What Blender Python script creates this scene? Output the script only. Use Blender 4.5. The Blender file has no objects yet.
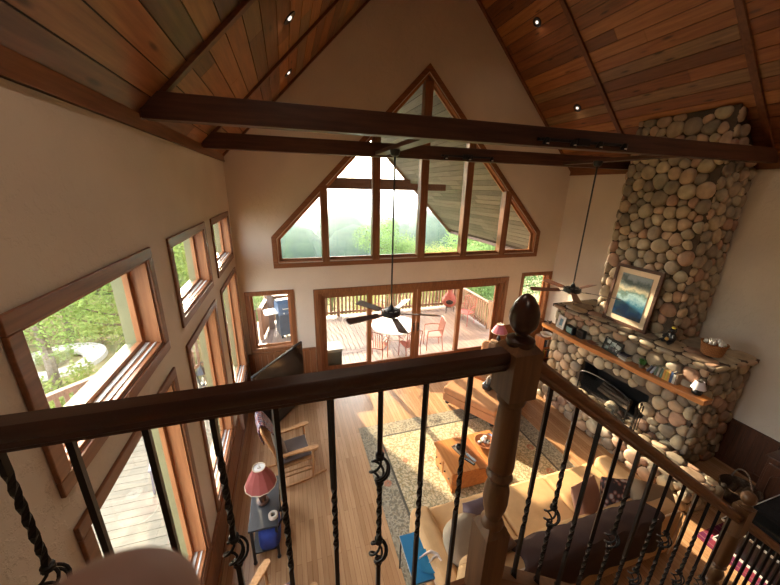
import bpy, math, random
from mathutils import Vector, Matrix, Euler
rnd = random.Random(7)
PI = math.pi
sc = bpy.context.scene
col = sc.collection
# ------------------------------------------------------------------ materials
def newmat(name):
    m = bpy.data.materials.new(name); m.use_nodes = True
    nt = m.node_tree; nt.nodes.clear()
    out = nt.nodes.new('ShaderNodeOutputMaterial')
    return m, nt, out
def nd(nt, t, **kw):
    n = nt.nodes.new(t)
    for k, v in kw.items():
        if k.startswith('i_'):
            key = k[2:]
            key = int(key) if key.isdigit() else key.replace('_', ' ')
            n.inputs[key].default_value = v
        else: setattr(n, k, v)
    return n
def c4(c): return (c[0], c[1], c[2], 1)
def bsdf(nt, out, rough=.5, metal=0, spec=.5):
    b = nd(nt, 'ShaderNodeBsdfPrincipled')
    b.inputs['Roughness'].default_value = rough; b.inputs['Metallic'].default_value = metal
    b.inputs['Specular IOR Level'].default_value = spec
    nt.links.new(b.outputs[0], out.inputs[0]); return b
def coords(nt, scale=(1, 1, 1), rot=(0, 0, 0), src='Object'):
    tc = nd(nt, 'ShaderNodeTexCoord'); mp = nd(nt, 'ShaderNodeMapping')
    mp.inputs['Scale'].default_value = scale; mp.inputs['Rotation'].default_value = rot
    nt.links.new(tc.outputs[src], mp.inputs[0]); return mp.outputs[0]
def ramp(nt, fac, stops, interp='LINEAR'):
    r = nd(nt, 'ShaderNodeValToRGB'); r.color_ramp.interpolation = interp
    e = r.color_ramp.elements
    while len(e) < len(stops): e.new(.5)
    for i, (p, c) in enumerate(stops): e[i].position = p; e[i].color = c4(c)
    nt.links.new(fac, r.inputs[0]); return r.outputs[0]
def bump(nt, b, h, strength=.2, dist=.01):
    n = nd(nt, 'ShaderNodeBump'); n.inputs['Strength'].default_value = strength; n.inputs['Distance'].default_value = dist
    nt.links.new(h, n.inputs['Height']); nt.links.new(n.outputs[0], b.inputs['Normal'])
def noise(nt, vec, scale, detail=4, rough=.5):
    n = nd(nt, 'ShaderNodeTexNoise'); n.inputs['Scale'].default_value = scale; n.inputs['Detail'].default_value = detail
    n.inputs['Roughness'].default_value = rough
    nt.links.new(vec, n.inputs['Vector']); return n
def plain(name, c, rough=.5, metal=0, var=.12, scale=8, spec=.5, bmp=0):
    m, nt, out = newmat(name); b = bsdf(nt, out, rough, metal, spec)
    n = noise(nt, coords(nt), scale)
    lo = [x*(1-var) for x in c]; hi = [min(1, x*(1+var)) for x in c]
    nt.links.new(ramp(nt, n.outputs[0], [(.3, lo), (.7, hi)]), b.inputs['Base Color'])
    if bmp: bump(nt, b, n.outputs[0], bmp, .01)
    return m
def wood(name, c1, c2, axis='Y', s=1.0, rough=.45, spec=.4, knots=0, coat=0):
    m, nt, out = newmat(name); b = bsdf(nt, out, rough, 0, spec)
    k = {'X': (.9, 14, 14), 'Y': (14, .9, 14), 'Z': (14, 14, .9)}[axis]
    v = coords(nt, tuple(q*s for q in k))
    n = noise(nt, v, 2.2, 6, .6)
    c = ramp(nt, n.outputs[0], [(.28, c1), (.72, c2)])
    if knots:
        kk = {'X': (1.2, 5, 5), 'Y': (5, 1.2, 5), 'Z': (5, 5, 1.2)}[axis]
        vo = nd(nt, 'ShaderNodeTexVoronoi'); vo.inputs['Scale'].default_value = 1.3
        nt.links.new(coords(nt, kk), vo.inputs['Vector'])
        f = ramp(nt, vo.outputs['Distance'], [(.06, (1, 1, 1)), (.16, (0, 0, 0))])
        mx = nd(nt, 'ShaderNodeMix', data_type='RGBA'); mx.inputs[7].default_value = c4([x*.25 for x in c1])
        mm = nd(nt, 'ShaderNodeMath', operation='MULTIPLY'); mm.inputs[1].default_value = knots
        nt.links.new(f, mm.inputs[0]); nt.links.new(mm.outputs[0], mx.inputs[0]); nt.links.new(c, mx.inputs[6]); c = mx.outputs[2]
    nt.links.new(c, b.inputs['Base Color'])
    b.inputs['Coat Weight'].default_value = coat; b.inputs['Coat Roughness'].default_value = .25
    bump(nt, b, n.outputs[0], .12, .004)
    return m
def glassmat(name='window_glass', tint=(.97, .985, .98)):
    m, nt, out = newmat(name)
    t = nd(nt, 'ShaderNodeBsdfTransparent'); t.inputs[0].default_value = c4(tint)
    g = nd(nt, 'ShaderNodeBsdfGlossy'); g.inputs['Roughness'].default_value = .02
    lw = nd(nt, 'ShaderNodeLayerWeight'); lw.inputs[0].default_value = .5
    pw = nd(nt, 'ShaderNodeMath', operation='POWER'); pw.inputs[1].default_value = 4.5; nt.links.new(lw.outputs['Facing'], pw.inputs[0])
    f = nd(nt, 'ShaderNodeMath', operation='MULTIPLY_ADD'); f.inputs[1].default_value = .55; f.inputs[2].default_value = .02; nt.links.new(pw.outputs[0], f.inputs[0])
    mx = nd(nt, 'ShaderNodeMixShader')
    nt.links.new(f.outputs[0], mx.inputs[0]); nt.links.new(t.outputs[0], mx.inputs[1]); nt.links.new(g.outputs[0], mx.inputs[2])
    nt.links.new(mx.outputs[0], out.inputs[0]); return m
def emit(name, c, s):
    m, nt, out = newmat(name); e = nd(nt, 'ShaderNodeEmission'); e.inputs[0].default_value = c4(c); e.inputs[1].default_value = s
    nt.links.new(e.outputs[0], out.inputs[0]); return m

M = {}
def wallpaint():
    m, nt, out = newmat('plaster_paint'); b = bsdf(nt, out, .75, 0, .25)
    v = coords(nt); n1 = noise(nt, v, 1.5, 3); 
    nt.links.new(ramp(nt, n1.outputs[0], [(.3, (.62, .525, .425)), (.7, (.67, .57, .46))]), b.inputs['Base Color'])
    n2 = noise(nt, v, 9, 5, .65)
    r = ramp(nt, n2.outputs[0], [(.50, (0, 0, 0)), (.56, (1, 1, 1)), (.62, (.75, .75, .75))])
    bump(nt, b, r, .35, .006); return m
M['wall'] = wallpaint()
M['trim'] = wood('redwood_trim', (.14, .05, .018), (.28, .108, .042), 'Z', 1, .38, coat=.15)
M['trimX'] = wood('redwood_trim_x', (.14, .05, .018), (.28, .108, .042), 'X', 1, .38, coat=.15)
M['trimY'] = wood('redwood_trim_y', (.14, .05, .018), (.28, .108, .042), 'Y', 1, .38, coat=.15)
M['jamb'] = wood('window_jamb_wood', (.28, .10, .035), (.46, .19, .075), 'Z', 1, .4)
M['clad'] = plain('olive_sash_cladding', (.20, .20, .10), .5)
M['pvc'] = plain('white_sash_track', (.75, .75, .70), .35)
M['beam'] = wood('dark_beam_wood', (.045, .018, .010), (.115, .047, .025), 'X', .7, .45)
M['beamY'] = wood('dark_beam_wood_y', (.045, .018, .010), (.115, .047, .025), 'Y', .7, .45)
M['rafter'] = wood('rafter_trim_wood', (.10, .032, .012), (.20, .07, .026), 'X', .8, .4)
CEIL = [wood('ceiling_plank_%d' % i, a, b, 'Y', .8, .42, knots=.8, coat=.1) for i, (a, b) in enumerate([
    ((.15, .05, .018), (.30, .11, .036)), ((.22, .075, .023), (.42, .165, .052)), ((.11, .038, .015), (.23, .085, .032)), ((.16, .085, .038), (.33, .185, .08)), ((.27, .10, .03), (.48, .20, .062))])]
M['groove'] = plain('plank_groove_shadow_gap', (.03, .012, .006), .8)
M['rail'] = wood('handrail_wood', (.026, .009, .005), (.062, .022, .011), 'X', 1, .3, coat=.3)
M['newel'] = wood('newel_oak', (.09, .04, .017), (.19, .09, .036), 'Z', 1.3, .4)
M['stairrail'] = wood('stair_rail_wood', (.09, .035, .015), (.20, .08, .03), 'X', 1, .3, coat=.3)
M['iron'] = plain('wrought_iron', (.018, .015, .014), .42, .6)
M['black'] = plain('black_enamel', (.012, .012, .013), .35)
M['mantel'] = wood('mantel_pine', (.42, .15, .04), (.62, .26, .08), 'Y', .8, .35, coat=.3, knots=.5)
M['mortar'] = plain('brown_mortar', (.085, .06, .042), .95, bmp=.5, scale=30)
def stone(i, c):
    m, nt, out = newmat('river_stone_%d' % i); b = bsdf(nt, out, .6, 0, .35)
    v = coords(nt); n = noise(nt, v, 7, 4); n2 = noise(nt, v, 60, 3)
    nt.links.new(ramp(nt, n.outputs[0], [(.3, [x*.72 for x in c]), (.7, [min(1, x*1.15) for x in c])]), b.inputs['Base Color'])
    bump(nt, b, n2.outputs[0], .25, .003); return m
STN = [stone(i, (c[0]*1.02, c[1]*.93, c[2]*.80)) for i, c in enumerate([(.36, .30, .23), (.42, .35, .26), (.29, .25, .205), (.45, .34, .26), (.34, .31, .26), (.49, .42, .32), (.38, .25, .19), (.24, .21, .175), (.41, .37, .29)])]
def floormat():
    m, nt, out = newmat('oak_strip_floor'); b = bsdf(nt, out, .27, 0, .5)
    v = coords(nt, (1, 1, 1), (0, 0, PI/2))
    br = nd(nt, 'ShaderNodeTexBrick', offset=.37, squash=1); nt.links.new(v, br.inputs['Vector'])
    br.inputs['Scale'].default_value = 1; br.inputs['Brick Width'].default_value = 1.5; br.inputs['Row Height'].default_value = .062
    br.inputs['Mortar Size'].default_value = .0012; br.inputs['Mortar Smooth'].default_value = .1
    br.inputs['Color1'].default_value = (.42, .23, .11, 1); br.inputs['Color2'].default_value = (.56, .335, .175, 1); br.inputs['Mortar'].default_value = (.12, .05, .02, 1)
    n = noise(nt, coords(nt, (25, 1.5, 1)), 2, 5)
    mx = nd(nt, 'ShaderNodeMix', data_type='RGBA', blend_type='MULTIPLY'); mx.inputs[0].default_value = .6
    nt.links.new(br.outputs[0], mx.inputs[6]); nt.links.new(ramp(nt, n.outputs[0], [(.3, (.72, .66, .6)), (.7, (1, 1, 1))]), mx.inputs[7])
    nt.links.new(mx.outputs[2], b.inputs['Base Color']); return m
M['floor'] = floormat()
DECK = [wood('deck_board_%d' % i, a, b, ax, .7, .6) for i, (a, b, ax) in enumerate([((.19, .125, .10), (.29, .205, .165), 'Y'), ((.22, .15, .12), (.33, .24, .19), 'Y')])]
DECKX = [wood('deck_board_x%d' % i, a, b, ax, .7, .6) for i, (a, b, ax) in enumerate([((.10, .085, .055), (.16, .135, .09), 'X'), ((.12, .10, .068), (.18, .155, .105), 'X')])]
M['deckrail'] = wood('deck_rail_wood', (.20, .11, .07), (.34, .21, .14), 'Z', 1, .6)
M['glass'] = glassmat()
def rugmat(W, L, bw):
    m, nt, out = newmat('floral_wool_rug'); b = bsdf(nt, out, .95, 0, .1)
    tc = nd(nt, 'ShaderNodeTexCoord'); sx = nd(nt, 'ShaderNodeSeparateXYZ'); nt.links.new(tc.outputs['Object'], sx.inputs[0])
    def mth(op, a, bb=None):
        n = nd(nt, 'ShaderNodeMath', operation=op)
        for i, q in enumerate((a, bb)):
            if q is None: continue
            if isinstance(q, (int, float)): n.inputs[i].default_value = q
            else: nt.links.new(q, n.inputs[i])
        return n.outputs[0]
    ex = mth('SUBTRACT', W/2, mth('ABSOLUTE', sx.outputs[0])); ey = mth('SUBTRACT', L/2, mth('ABSOLUTE', sx.outputs[1]))
    e = mth('MINIMUM', ex, ey)
    inner = mth('GREATER_THAN', e, bw)
    line = mth('LESS_THAN', mth('ABSOLUTE', mth('SUBTRACT', e, bw)), .018)
    line2 = mth('LESS_THAN', mth('ABSOLUTE', mth('SUBTRACT', e, .05)), .012)
    v = tc.outputs['Object']
    nz = noise(nt, v, 15, 3); 
    scroll = ramp(nt, nz.outputs[0], [(.44, (0, 0, 0)), (.47, (1, 1, 1)), (.53, (1, 1, 1)), (.56, (0, 0, 0))])
    nz2 = noise(nt, v, 26, 2); leaf = ramp(nt, nz2.outputs[0], [(.55, (0, 0, 0)), (.58, (1, 1, 1))])
    vo = nd(nt, 'ShaderNodeTexVoronoi'); vo.inputs['Scale'].default_value = 2.6; vo.inputs['Randomness'].default_value = .55; nt.links.new(v, vo.inputs['Vector'])
    fl = ramp(nt, vo.outputs['Distance'], [(0, (.3, .3, .3)), (.05, (0, 0, 0)), (.10, (.75, .75, .75)), (.15, (.6, .6, .6)), (.20, (0, 0, 0))])
    def mix(f, a, c):
        n = nd(nt, 'ShaderNodeMix', data_type='RGBA')
        nt.links.new(f, n.inputs[0])
        for i, q in ((6, a), (7, c)):
            if isinstance(q, tuple): n.inputs[i].default_value = c4(q)
            else: nt.links.new(q, n.inputs[i])
        return n.outputs[2]
    base = mix(inner, (.19, .17, .125), (.58, .48, .31))
    dk = mix(inner, (.42, .37, .27), (.21, .19, .11))
    c = mix(mth('MULTIPLY', scroll, .8), base, dk)
    c = mix(mth('MULTIPLY', leaf, .65), c, mix(inner, (.32, .26, .17), (.30, .22, .10)))
    c = mix(fl, c, (.42, .13, .07))
    c = mix(line, c, (.10, .09, .07)); c = mix(line2, c, (.30, .26, .19))
    nt.links.new(c, b.inputs['Base Color'])
    bump(nt, b, noise(nt, v, 220, 2).outputs[0], .5, .004); return m
# ------------------------------------------------------------------ mesh building
class MB:
    def __init__(s): s.v = []; s.f = []; s.m = []
    def add(s, vs, fs, mi=0, T=None):
        o = len(s.v)
        for p in vs:
            p = Vector(p); s.v.append(tuple(T @ p) if T else tuple(p))
        for f in fs: s.f.append(tuple(i+o for i in f)); s.m.append(mi)
        return s
    def box(s, x0, x1, y0, y1, z0, z1, mi=0, T=None):
        return s.add([(x0, y0, z0), (x1, y0, z0), (x1, y1, z0), (x0, y1, z0), (x0, y0, z1), (x1, y0, z1), (x1, y1, z1), (x0, y1, z1)],
                     [(0, 3, 2, 1), (4, 5, 6, 7), (0, 1, 5, 4), (1, 2, 6, 5), (2, 3, 7, 6), (3, 0, 4, 7)], mi, T)
    def cbox(s, c, d, mi=0, T=None):
        return s.box(c[0]-d[0]/2, c[0]+d[0]/2, c[1]-d[1]/2, c[1]+d[1]/2, c[2]-d[2]/2, c[2]+d[2]/2, mi, T)
    def lathe(s, prof, n=20, mi=0, T=None, cap=True):
        vs = []; fs = []
        for r, z in prof:
            for k in range(n): a = 2*PI*k/n; vs.append((r*math.cos(a), r*math.sin(a), z))
        for i in range(len(prof)-1):
            for k in range(n): k2 = (k+1) % n; fs.append((i*n+k, i*n+k2, (i+1)*n+k2, (i+1)*n+k))
        if cap:
            fs.append(tuple(range(n))[::-1]); fs.append(tuple((len(prof)-1)*n+k for k in range(n)))
        return s.add(vs, fs, mi, T)
    def bar(s, p0, p1, r0, r1=None, n=8, mi=0, sq=False, T=None):
        r1 = r0 if r1 is None else r1
        return s.tube([p0, p1], [r0, r1], 4 if sq else n, mi, T)
    def tube(s, pts, r, n=8, mi=0, T=None, closed=False):
        pts = [Vector(p) for p in pts]; N = len(pts)
        if not isinstance(r, (list, tuple)): r = [r]*N
        vs = []; fs = []; up = None
        for i, p in enumerate(pts):
            if closed: d = pts[(i+1) % N]-pts[i-1]
            else: d = pts[min(i+1, N-1)]-pts[max(i-1, 0)]
            d = d.normalized() if d.length > 1e-9 else Vector((0, 0, 1))
            if up is None:
                up = Vector((0, 0, 1)) if abs(d.z) < .9 else Vector((1, 0, 0))
            x = d.cross(up)
            x = x.normalized() if x.length > 1e-6 else d.orthogonal().normalized()
            y = x.cross(d).normalized(); up = y
            for k in range(n):
                a = 2*PI*(k+.5)/n; q = p+(x*math.cos(a)+y*math.sin(a))*r[i]*(1.0); vs.append(tuple(q))
        for i in range(N-1 if not closed else N):
            j = (i+1) % N
            for k in range(n): k2 = (k+1) % n; fs.append((i*n+k, i*n+k2, j*n+k2, j*n+k))
        if not closed: fs.append(tuple(range(n))[::-1]); fs.append(tuple((N-1)*n+k for k in range(n)))
        return s.add(vs, fs, mi, T)
    def ball(s, c, r, n=16, m=10, mi=0, T=None, p=1.0):
        if not isinstance(r, (list, tuple)): r = (r, r, r)
        vs = []; fs = []
        sg = lambda t: math.copysign(abs(t)**p, t)
        for i in range(1, m):
            t = PI*i/m
            for k in range(n):
                a = 2*PI*k/n
                vs.append((c[0]+r[0]*sg(math.sin(t))*sg(math.cos(a)), c[1]+r[1]*sg(math.sin(t))*sg(math.sin(a)), c[2]-r[2]*sg(math.cos(t))))
        b = len(vs); vs += [(c[0], c[1], c[2]-r[2]), (c[0], c[1], c[2]+r[2])]
        for i in range(m-2):
            for k in range(n): k2 = (k+1) % n; fs.append((i*n+k, i*n+k2, (i+1)*n+k2, (i+1)*n+k))
        for k in range(n):
            k2 = (k+1) % n; fs.append((b, k2, k)); fs.append((b+1, (m-2)*n+k, (m-2)*n+k2))
        return s.add(vs, fs, mi, T)
    def prism(s, poly, axis, a, b, mi=0, T=None):
        # poly = list of 2D points; axis is the extrusion axis
        def P(p, t):
            return {'X': (t, p[0], p[1]), 'Y': (p[0], t, p[1]), 'Z': (p[0], p[1], t)}[axis]
        n = len(poly); vs = [P(p, a) for p in poly]+[P(p, b) for p in poly]
        ar = sum(poly[i][0]*poly[(i+1) % n][1]-poly[(i+1) % n][0]*poly[i][1] for i in range(n))
        fs = [tuple(range(n)), tuple(range(2*n-1, n-1, -1))]+[(i, i+n, (i+1) % n+n, (i+1) % n) for i in range(n)]
        flip = (ar > 0) ^ (axis == 'Y') 
        if flip: fs = [f[::-1] for f in fs]
        if b < a: fs = [f[::-1] for f in fs]
        return s.add(vs, fs, mi, T)
    def obj(s, name, mats, parent=None, smooth=False, bevel=0, loc=None, sub=0, seg=2):
        me = bpy.data.meshes.new(name); me.from_pydata(s.v, [], s.f)
        if not isinstance(mats, (list, tuple)): mats = [mats]
        for mm in mats: me.materials.append(mm)
        if len(mats) > 1: me.polygons.foreach_set('material_index', s.m)
        if smooth:
            me.polygons.foreach_set('use_smooth', [True]*len(me.polygons))
        me.update()
        o = bpy.data.objects.new(name, me); col.objects.link(o)
        if parent: o.parent = parent
        if loc: o.location = loc
        if smooth == 'auto' or (smooth and not sub):
            try: me.set_sharp_from_angle(angle=R(40))
            except Exception: pass
        if bevel:
            md = o.modifiers.new('bevel', 'BEVEL'); md.width = bevel; md.segments = seg; md.limit_method = 'ANGLE'
        if sub:
            md = o.modifiers.new('sub', 'SUBSURF'); md.levels = sub; md.render_levels = sub
        return o
def R(a): return math.radians(a)
def tag(o, label, cat, group=None):
    o['label'] = label; o['category'] = cat
    if group: o['group'] = group
    return o
def thing(name, label, cat, loc=(0, 0, 0), rz=0, group=None):
    o = bpy.data.objects.new(name, None); o.empty_display_size = .1; col.objects.link(o)
    o.location = loc; o.rotation_euler = (0, 0, rz); return tag(o, label, cat, group)
def stru(o): o['kind'] = 'structure'; return o
def dup(o, loc, rz=None, label=None, parent=None):
    def cp(a, par):
        c = a.copy(); col.objects.link(c); c.parent = par
        for ch in kids.get(a.name, []): cp(ch, c)
        return c
    kids = {}
    def walk(a):
        kids[a.name] = list(a.children)
        for ch in a.children: walk(ch)
    walk(o); c = cp(o, parent); c.location = loc
    if rz is not None: c.rotation_euler = (c.rotation_euler[0], c.rotation_euler[1], rz)
    if label: c['label'] = label
    return c
def TR(loc, e=(0, 0, 0)): return Matrix.Translation(loc) @ Euler(e).to_matrix().to_4x4()

XL, XR, YB, YR = -1.07, 7.1, 7.2, -3.2
XM = 3.015; ZE = 5.0; ZRIDGE = ZE+(XM-XL)
WT = .2
# ------------------------------------------------------------------ shell
b = MB(); b.box(XL-WT, XR+WT, YR, YB+WT, -.12, 0); stru(b.obj('floor', M['floor']))
def wall_grid(axis, at0, at1, u0, u1, z0, z1, holes, name, mat):
    us = sorted({u0, u1, *[h[0] for h in holes], *[h[1] for h in holes]}); zs = sorted({z0, z1, *[h[2] for h in holes], *[h[3] for h in holes]})
    b = MB()
    for i in range(len(us)-1):
        for j in range(len(zs)-1):
            cu = (us[i]+us[i+1])/2; cz = (zs[j]+zs[j+1])/2
            if any(h[0] < cu < h[1] and h[2] < cz < h[3] for h in holes): continue
            if axis == 'X': b.box(at0, at1, us[i], us[i+1], zs[j], zs[j+1])
            else: b.box(us[i], us[i+1], at0, at1, zs[j], zs[j+1])
    return stru(b.obj(name, mat))
CW = .085
LWIN = [(1.50, 3.01, 3.12, 4.01), (3.44, 4.95, 3.12, 4.01), (5.35, 6.93, 3.12, 4.01), (1.50, 3.02, .66, 2.93), (3.43, 4.92, .66, 2.93), (5.35, 6.95, .66, 2.93)]
inset = lambda w: (w[0]+CW, w[1]-CW, w[2]+CW, w[3]-CW)
wall_grid('X', XL-WT, XL, YR, YB+WT, 0, ZE+.02, [inset(w) for w in LWIN], 'wall_left', M['wall'])
b = MB(); b.box(XR, XR+WT, YR, YB+WT, 0, ZE+.02); stru(b.obj('wall_right', M['wall']))
# back wall: rectangular lower half with holes, gable above with the big window cut out
DO = (.55, 5.54, 0, 2.17); SW = [(-.98, .03, .85, 2.31), (6.05, 7.07, .85, 2.35)]
b = MB()
def wgrid(b, holes, u0, u1, z0, z1):
    us = sorted({u0, u1, *[h[0] for h in holes], *[h[1] for h in holes]}); zs = sorted({z0, z1, *[h[2] for h in holes], *[h[3] for h in holes]})
    for i in range(len(us)-1):
        for j in range(len(zs)-1):
            cu = (us[i]+us[i+1])/2; cz = (zs[j]+zs[j+1])/2
            if any(h[0] < cu < h[1] and h[2] < cz < h[3] for h in holes): continue
            b.box(us[i], us[i+1], YB, YB+WT, zs[j], zs[j+1])
WBOT = 2.80; XWL, XWR = -.34, 6.42; ZWS = 3.47; ZAP = 6.93   # upper window outline
CB = .12
wgrid(b, [DO]+[inset(w) for w in SW], XL, XR, 0, WBOT+CB)
ol = XWL+CB; orr = XWR-CB; zs_ = ZWS-.05; za = ZAP-CB*1.4
P = lambda pts: b.prism(pts, 'Y', YB, YB+WT)
P([(XL, WBOT+CB), (ol, WBOT+CB), (ol, zs_), (XM, za), (XM, ZRIDGE), (XL, ZE)])
P([(XR, WBOT+CB), (XR, ZE), (XM, ZRIDGE), (XM, za), (orr, zs_), (orr, WBOT+CB)])
stru(b.obj('wall_back', M['wall']))
b = MB(); b.prism([(XL, 0), (XR, 0), (XR, ZE), (XM, ZRIDGE), (XL, ZE)], 'Y', YR-WT, YR); stru(b.obj('wall_front', M['wall']))
# ceiling planks, one mesh per slope
for side in (-1, 1):
    b = MB(); L = (XM-XL)*math.sqrt(2); w = .2; n = int(L/w)+1
    ang = R(45)
    T = Matrix.Translation((XM+side*0, 0, ZRIDGE)) @ (Matrix.Rotation(ang if side > 0 else PI-ang, 4, 'Y'))
    for i in range(n):
        u0 = i*w+.005; u1 = (i+1)*w-.005
        y = YR
        while y < YB:
            y2 = min(YB, y+rnd.uniform(2.2, 4.8))
            mi = rnd.choice([0, 1, 2, 3, 4])
            zz = (0, .02) if side > 0 else (-.02, 0)
            b.box(u0, u1, y+.001, y2-.001, zz[0], zz[1], mi, T)
            y = y2
    zz = (.014, .10) if side > 0 else (-.10, -.014)
    b.box(-.02, L+.3, YR-WT, YB+WT, zz[0], zz[1], 5, T)
    stru(b.obj('ceiling_'+('left' if side < 0 else 'right'), CEIL+[M['groove']]))
# roof edge friezes and rafter trims
trimno = [0]
def trim(b, mat, **kw):
    trimno[0] += 1; return stru(b.obj('trim_%d' % trimno[0], mat, **kw))
b = MB(); b.box(XL, XL+.022, YR, YB, 4.89, 5.01); b.box(XL, XL+.034, YR, YB, 4.89, 4.912); trim(b, M['trimY'])
b = MB(); b.box(XR-.022, XR, YR, YB, 4.89, 5.01); b.box(XR-.034, XR, YR, YB, 4.89, 4.912); trim(b, M['trimY'])
for (y, wd) in ((-.9, .085), (1.25, .085), (3.36, .085), (5.48, .085), (YB-.04, .07)):
    for side in (-1, 1):
        b = MB(); d = .035; x0 = (XL if side < 0 else XR)
        k = 1 if side < 0 else -1
        b.prism([(x0, ZE-.0), (XM, ZRIDGE), (XM, ZRIDGE-d*1.4), (x0, ZE-d*1.4)], 'Y', y-wd/2, y+wd/2)
        trim(b, M['rafter'], bevel=.004)
# tie beams
for y0, y1, z0, z1, lab in ((3.30, 3.44, 4.975, 5.175, 'dark walnut-stained tie beam nearest the balcony, spanning the whole room'), (5.42, 5.56, 4.96, 5.17, 'thinner-looking dark tie beam farther back, nearer the big gable window')):
    b = MB(); b.box(XL+.036, XR-.036, y0, y1, z0, z1); tag(b.obj('ceiling_beam', M['beam'], bevel=.006), lab, 'beam')
for x, lab in ((1.5, 'dark cross plank between the tie beams above the central ceiling fan'), (5.2, 'dark cross plank between the tie beams beside the stone chimney')):
    b = MB(); b.box(x-.09, x+.09, 3.44, 5.42, 4.985, 5.04); tag(b.obj('fan_mounting_plank', M['beamY'], bevel=.004), lab, 'plank')
# ------------------------------------------------------------------ windows
wn = [0]
def side_window(w):
    y0, y1, z0, z1 = w; wn[0] += 1
    root = bpy.data.objects.new('window_%d' % wn[0], None); col.objects.link(root); root.location = (XL, (y0+y1)/2, z0); stru(root)
    X = 0; o = (y0+y1)/2
    a0, a1, h1 = y0-o, y1-o, z1-z0
    b = MB(); c = CW
    b.box(0, .022, a0, a1, 0, c); b.box(0, .022, a0, a1, h1-c, h1); b.box(0, .022, a0, a0+c, c, h1-c); b.box(0, .022, a1-c, a1, c, h1-c)
    b.obj('window_casing', M['trimY'], root, bevel=.006)
    b = MB(); t = .02
    b.box(-WT, 0, a0+c, a0+c+t, c, h1-c); b.box(-WT, 0, a1-c-t, a1-c, c, h1-c); b.box(-WT, 0, a0+c+t, a1-c-t, h1-c-t, h1-c)
    b.obj('window_jamb', M['jamb'], root)
    b = MB(); b.box(-WT, .0, a0+c, a1-c, c, c+t+.005); b.obj('window_sill', M['jamb'], root, bevel=.004)
    b = MB(); s = .045; q0, q1, r0, r1 = a0+c+t, a1-c-t, c+t+.005, h1-c-t
    for (A, B_, C_, D_) in ((q0, q0+s, r0, r1), (q1-s, q1, r0, r1), (q0+s, q1-s, r0, r0+s), (q0+s, q1-s, r1-s, r1)):
        b.box(-.155, -.115, A, B_, C_, D_)
    b.obj('window_sash', M['jamb'], root, bevel=.003)
    b = MB(); s = .03
    for (A, B_, C_, D_) in ((q0, q0+s, r0, r1), (q1-s, q1, r0, r1), (q0+s, q1-s, r0, r0+s), (q0+s, q1-s, r1-s, r1)):
        b.box(-.235, -.158, A, B_, C_, D_)
    b.obj('outer_frame', M['clad'], root)
    b = MB(); b.box(-.112, -.08, q0, q1, r0-.002, r0+.012); b.box(-.05, -.035, q0, q1, r0-.002, r0+.008); b.obj('sash_track', M['pvc'], root)
    b = MB(); b.box(-.138, -.132, q0+.04, q1-.04, r0+.04, r1-.04); b.obj('glass_pane', M['glass'], root)
for w in LWIN: side_window(w)
def back_window(w):
    x0, x1, z0, z1 = w; wn[0] += 1
    root = bpy.data.objects.new('window_%d' % wn[0], None); col.objects.link(root); root.location = ((x0+x1)/2, YB, z0); stru(root)
    o = (x0+x1)/2; a0, a1, h1 = x0-o, x1-o, z1-z0; c = CW; b = MB()
    b.box(a0, a1, -.022, 0, 0, c); b.box(a0, a1, -.022, 0, h1-c, h1); b.box(a0, a0+c, -.022, 0, c, h1-c); b.box(a1-c, a1, -.022, 0, c, h1-c)
    b.obj('window_casing', M['trim'], root, bevel=.006)
    b = MB(); t = .02
    for q in ((a0+c, a0+c+t, c, h1-c), (a1-c-t, a1-c, c, h1-c), (a0+c, a1-c, c, c+t), (a0+c, a1-c, h1-c-t, h1-c)): b.box(q[0], q[1], 0, WT, q[2], q[3])
    b.obj('window_jamb', M['jamb'], root)
    b = MB(); s = .035
    for q in ((a0+c+t, a0+c+t+s, c+t, h1-c-t), (a1-c-t-s, a1-c-t, c+t, h1-c-t), (a0+c+t+s, a1-c-t-s, c+t, c+t+s), (a0+c+t+s, a1-c-t-s, h1-c-t-s, h1-c-t)): b.box(q[0], q[1], .12, .16, q[2], q[3])
    b.obj('window_sash', M['jamb'], root)
    b = MB(); b.box(a0+c+t+.03, a1-c-t-.03, .137, .143, c+t+.03, h1-c-t-.03); b.obj('glass_pane', M['glass'], root)
for w in SW: back_window(w)
# upper gable window
wn[0] += 1
root = bpy.data.objects.new('window_%d' % wn[0], None); col.objects.link(root); stru(root); root.location = (XM, YB, WBOT)
def ring(b, d0, d1, y0, y1):
    def out(d): return [(XWL+d-XM, d), (XWR-d-XM, d), (XWR-d-XM, ZWS-WBOT-d*.41), (0, ZAP-WBOT-d*1.414), (XWL+d-XM, ZWS-WBOT-d*.41)]
    A, B_ = out(d0), out(d1); n = 5
    for i in range(n):
        j = (i+1) % n; b.prism([A[i], A[j], B_[j], B_[i]], 'Y', y0, y1)
b = MB(); ring(b, 0, .10, -.024, 0); b.obj('window_casing', M['trimX'], root)
b = MB(); ring(b, CB, CB+.02, 0, WT); b.obj('window_jamb', M['jamb'], root)
b = MB(); ring(b, CB-.02, CB+.06, .10, .15); b.obj('window_sash', M['jamb'], root)
for xm, ww in ((.77, .15), (1.91, .17), (3.03, .18), (4.17, .17), (5.30, .17)):
    x = xm-XM; h = ZAP-WBOT-abs(x)-.17 if abs(x) > .2 else ZAP-WBOT-.3
    b = MB(); b.box(x-ww/2, x+ww/2, -.02, .16, .08, h); b.obj('mullion', M['trim'], root, bevel=.006)
b = MB(); d = CB+.02
b.prism([(XWL+d-XM, d), (XWR-d-XM, d), (XWR-d-XM, ZWS-WBOT-d*.41), (0, ZAP-WBOT-d*1.414), (XWL+d-XM, ZWS-WBOT-d*.41)], 'Y', .122, .128)
b.obj('glass_pane', M['glass'], root)
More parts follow.
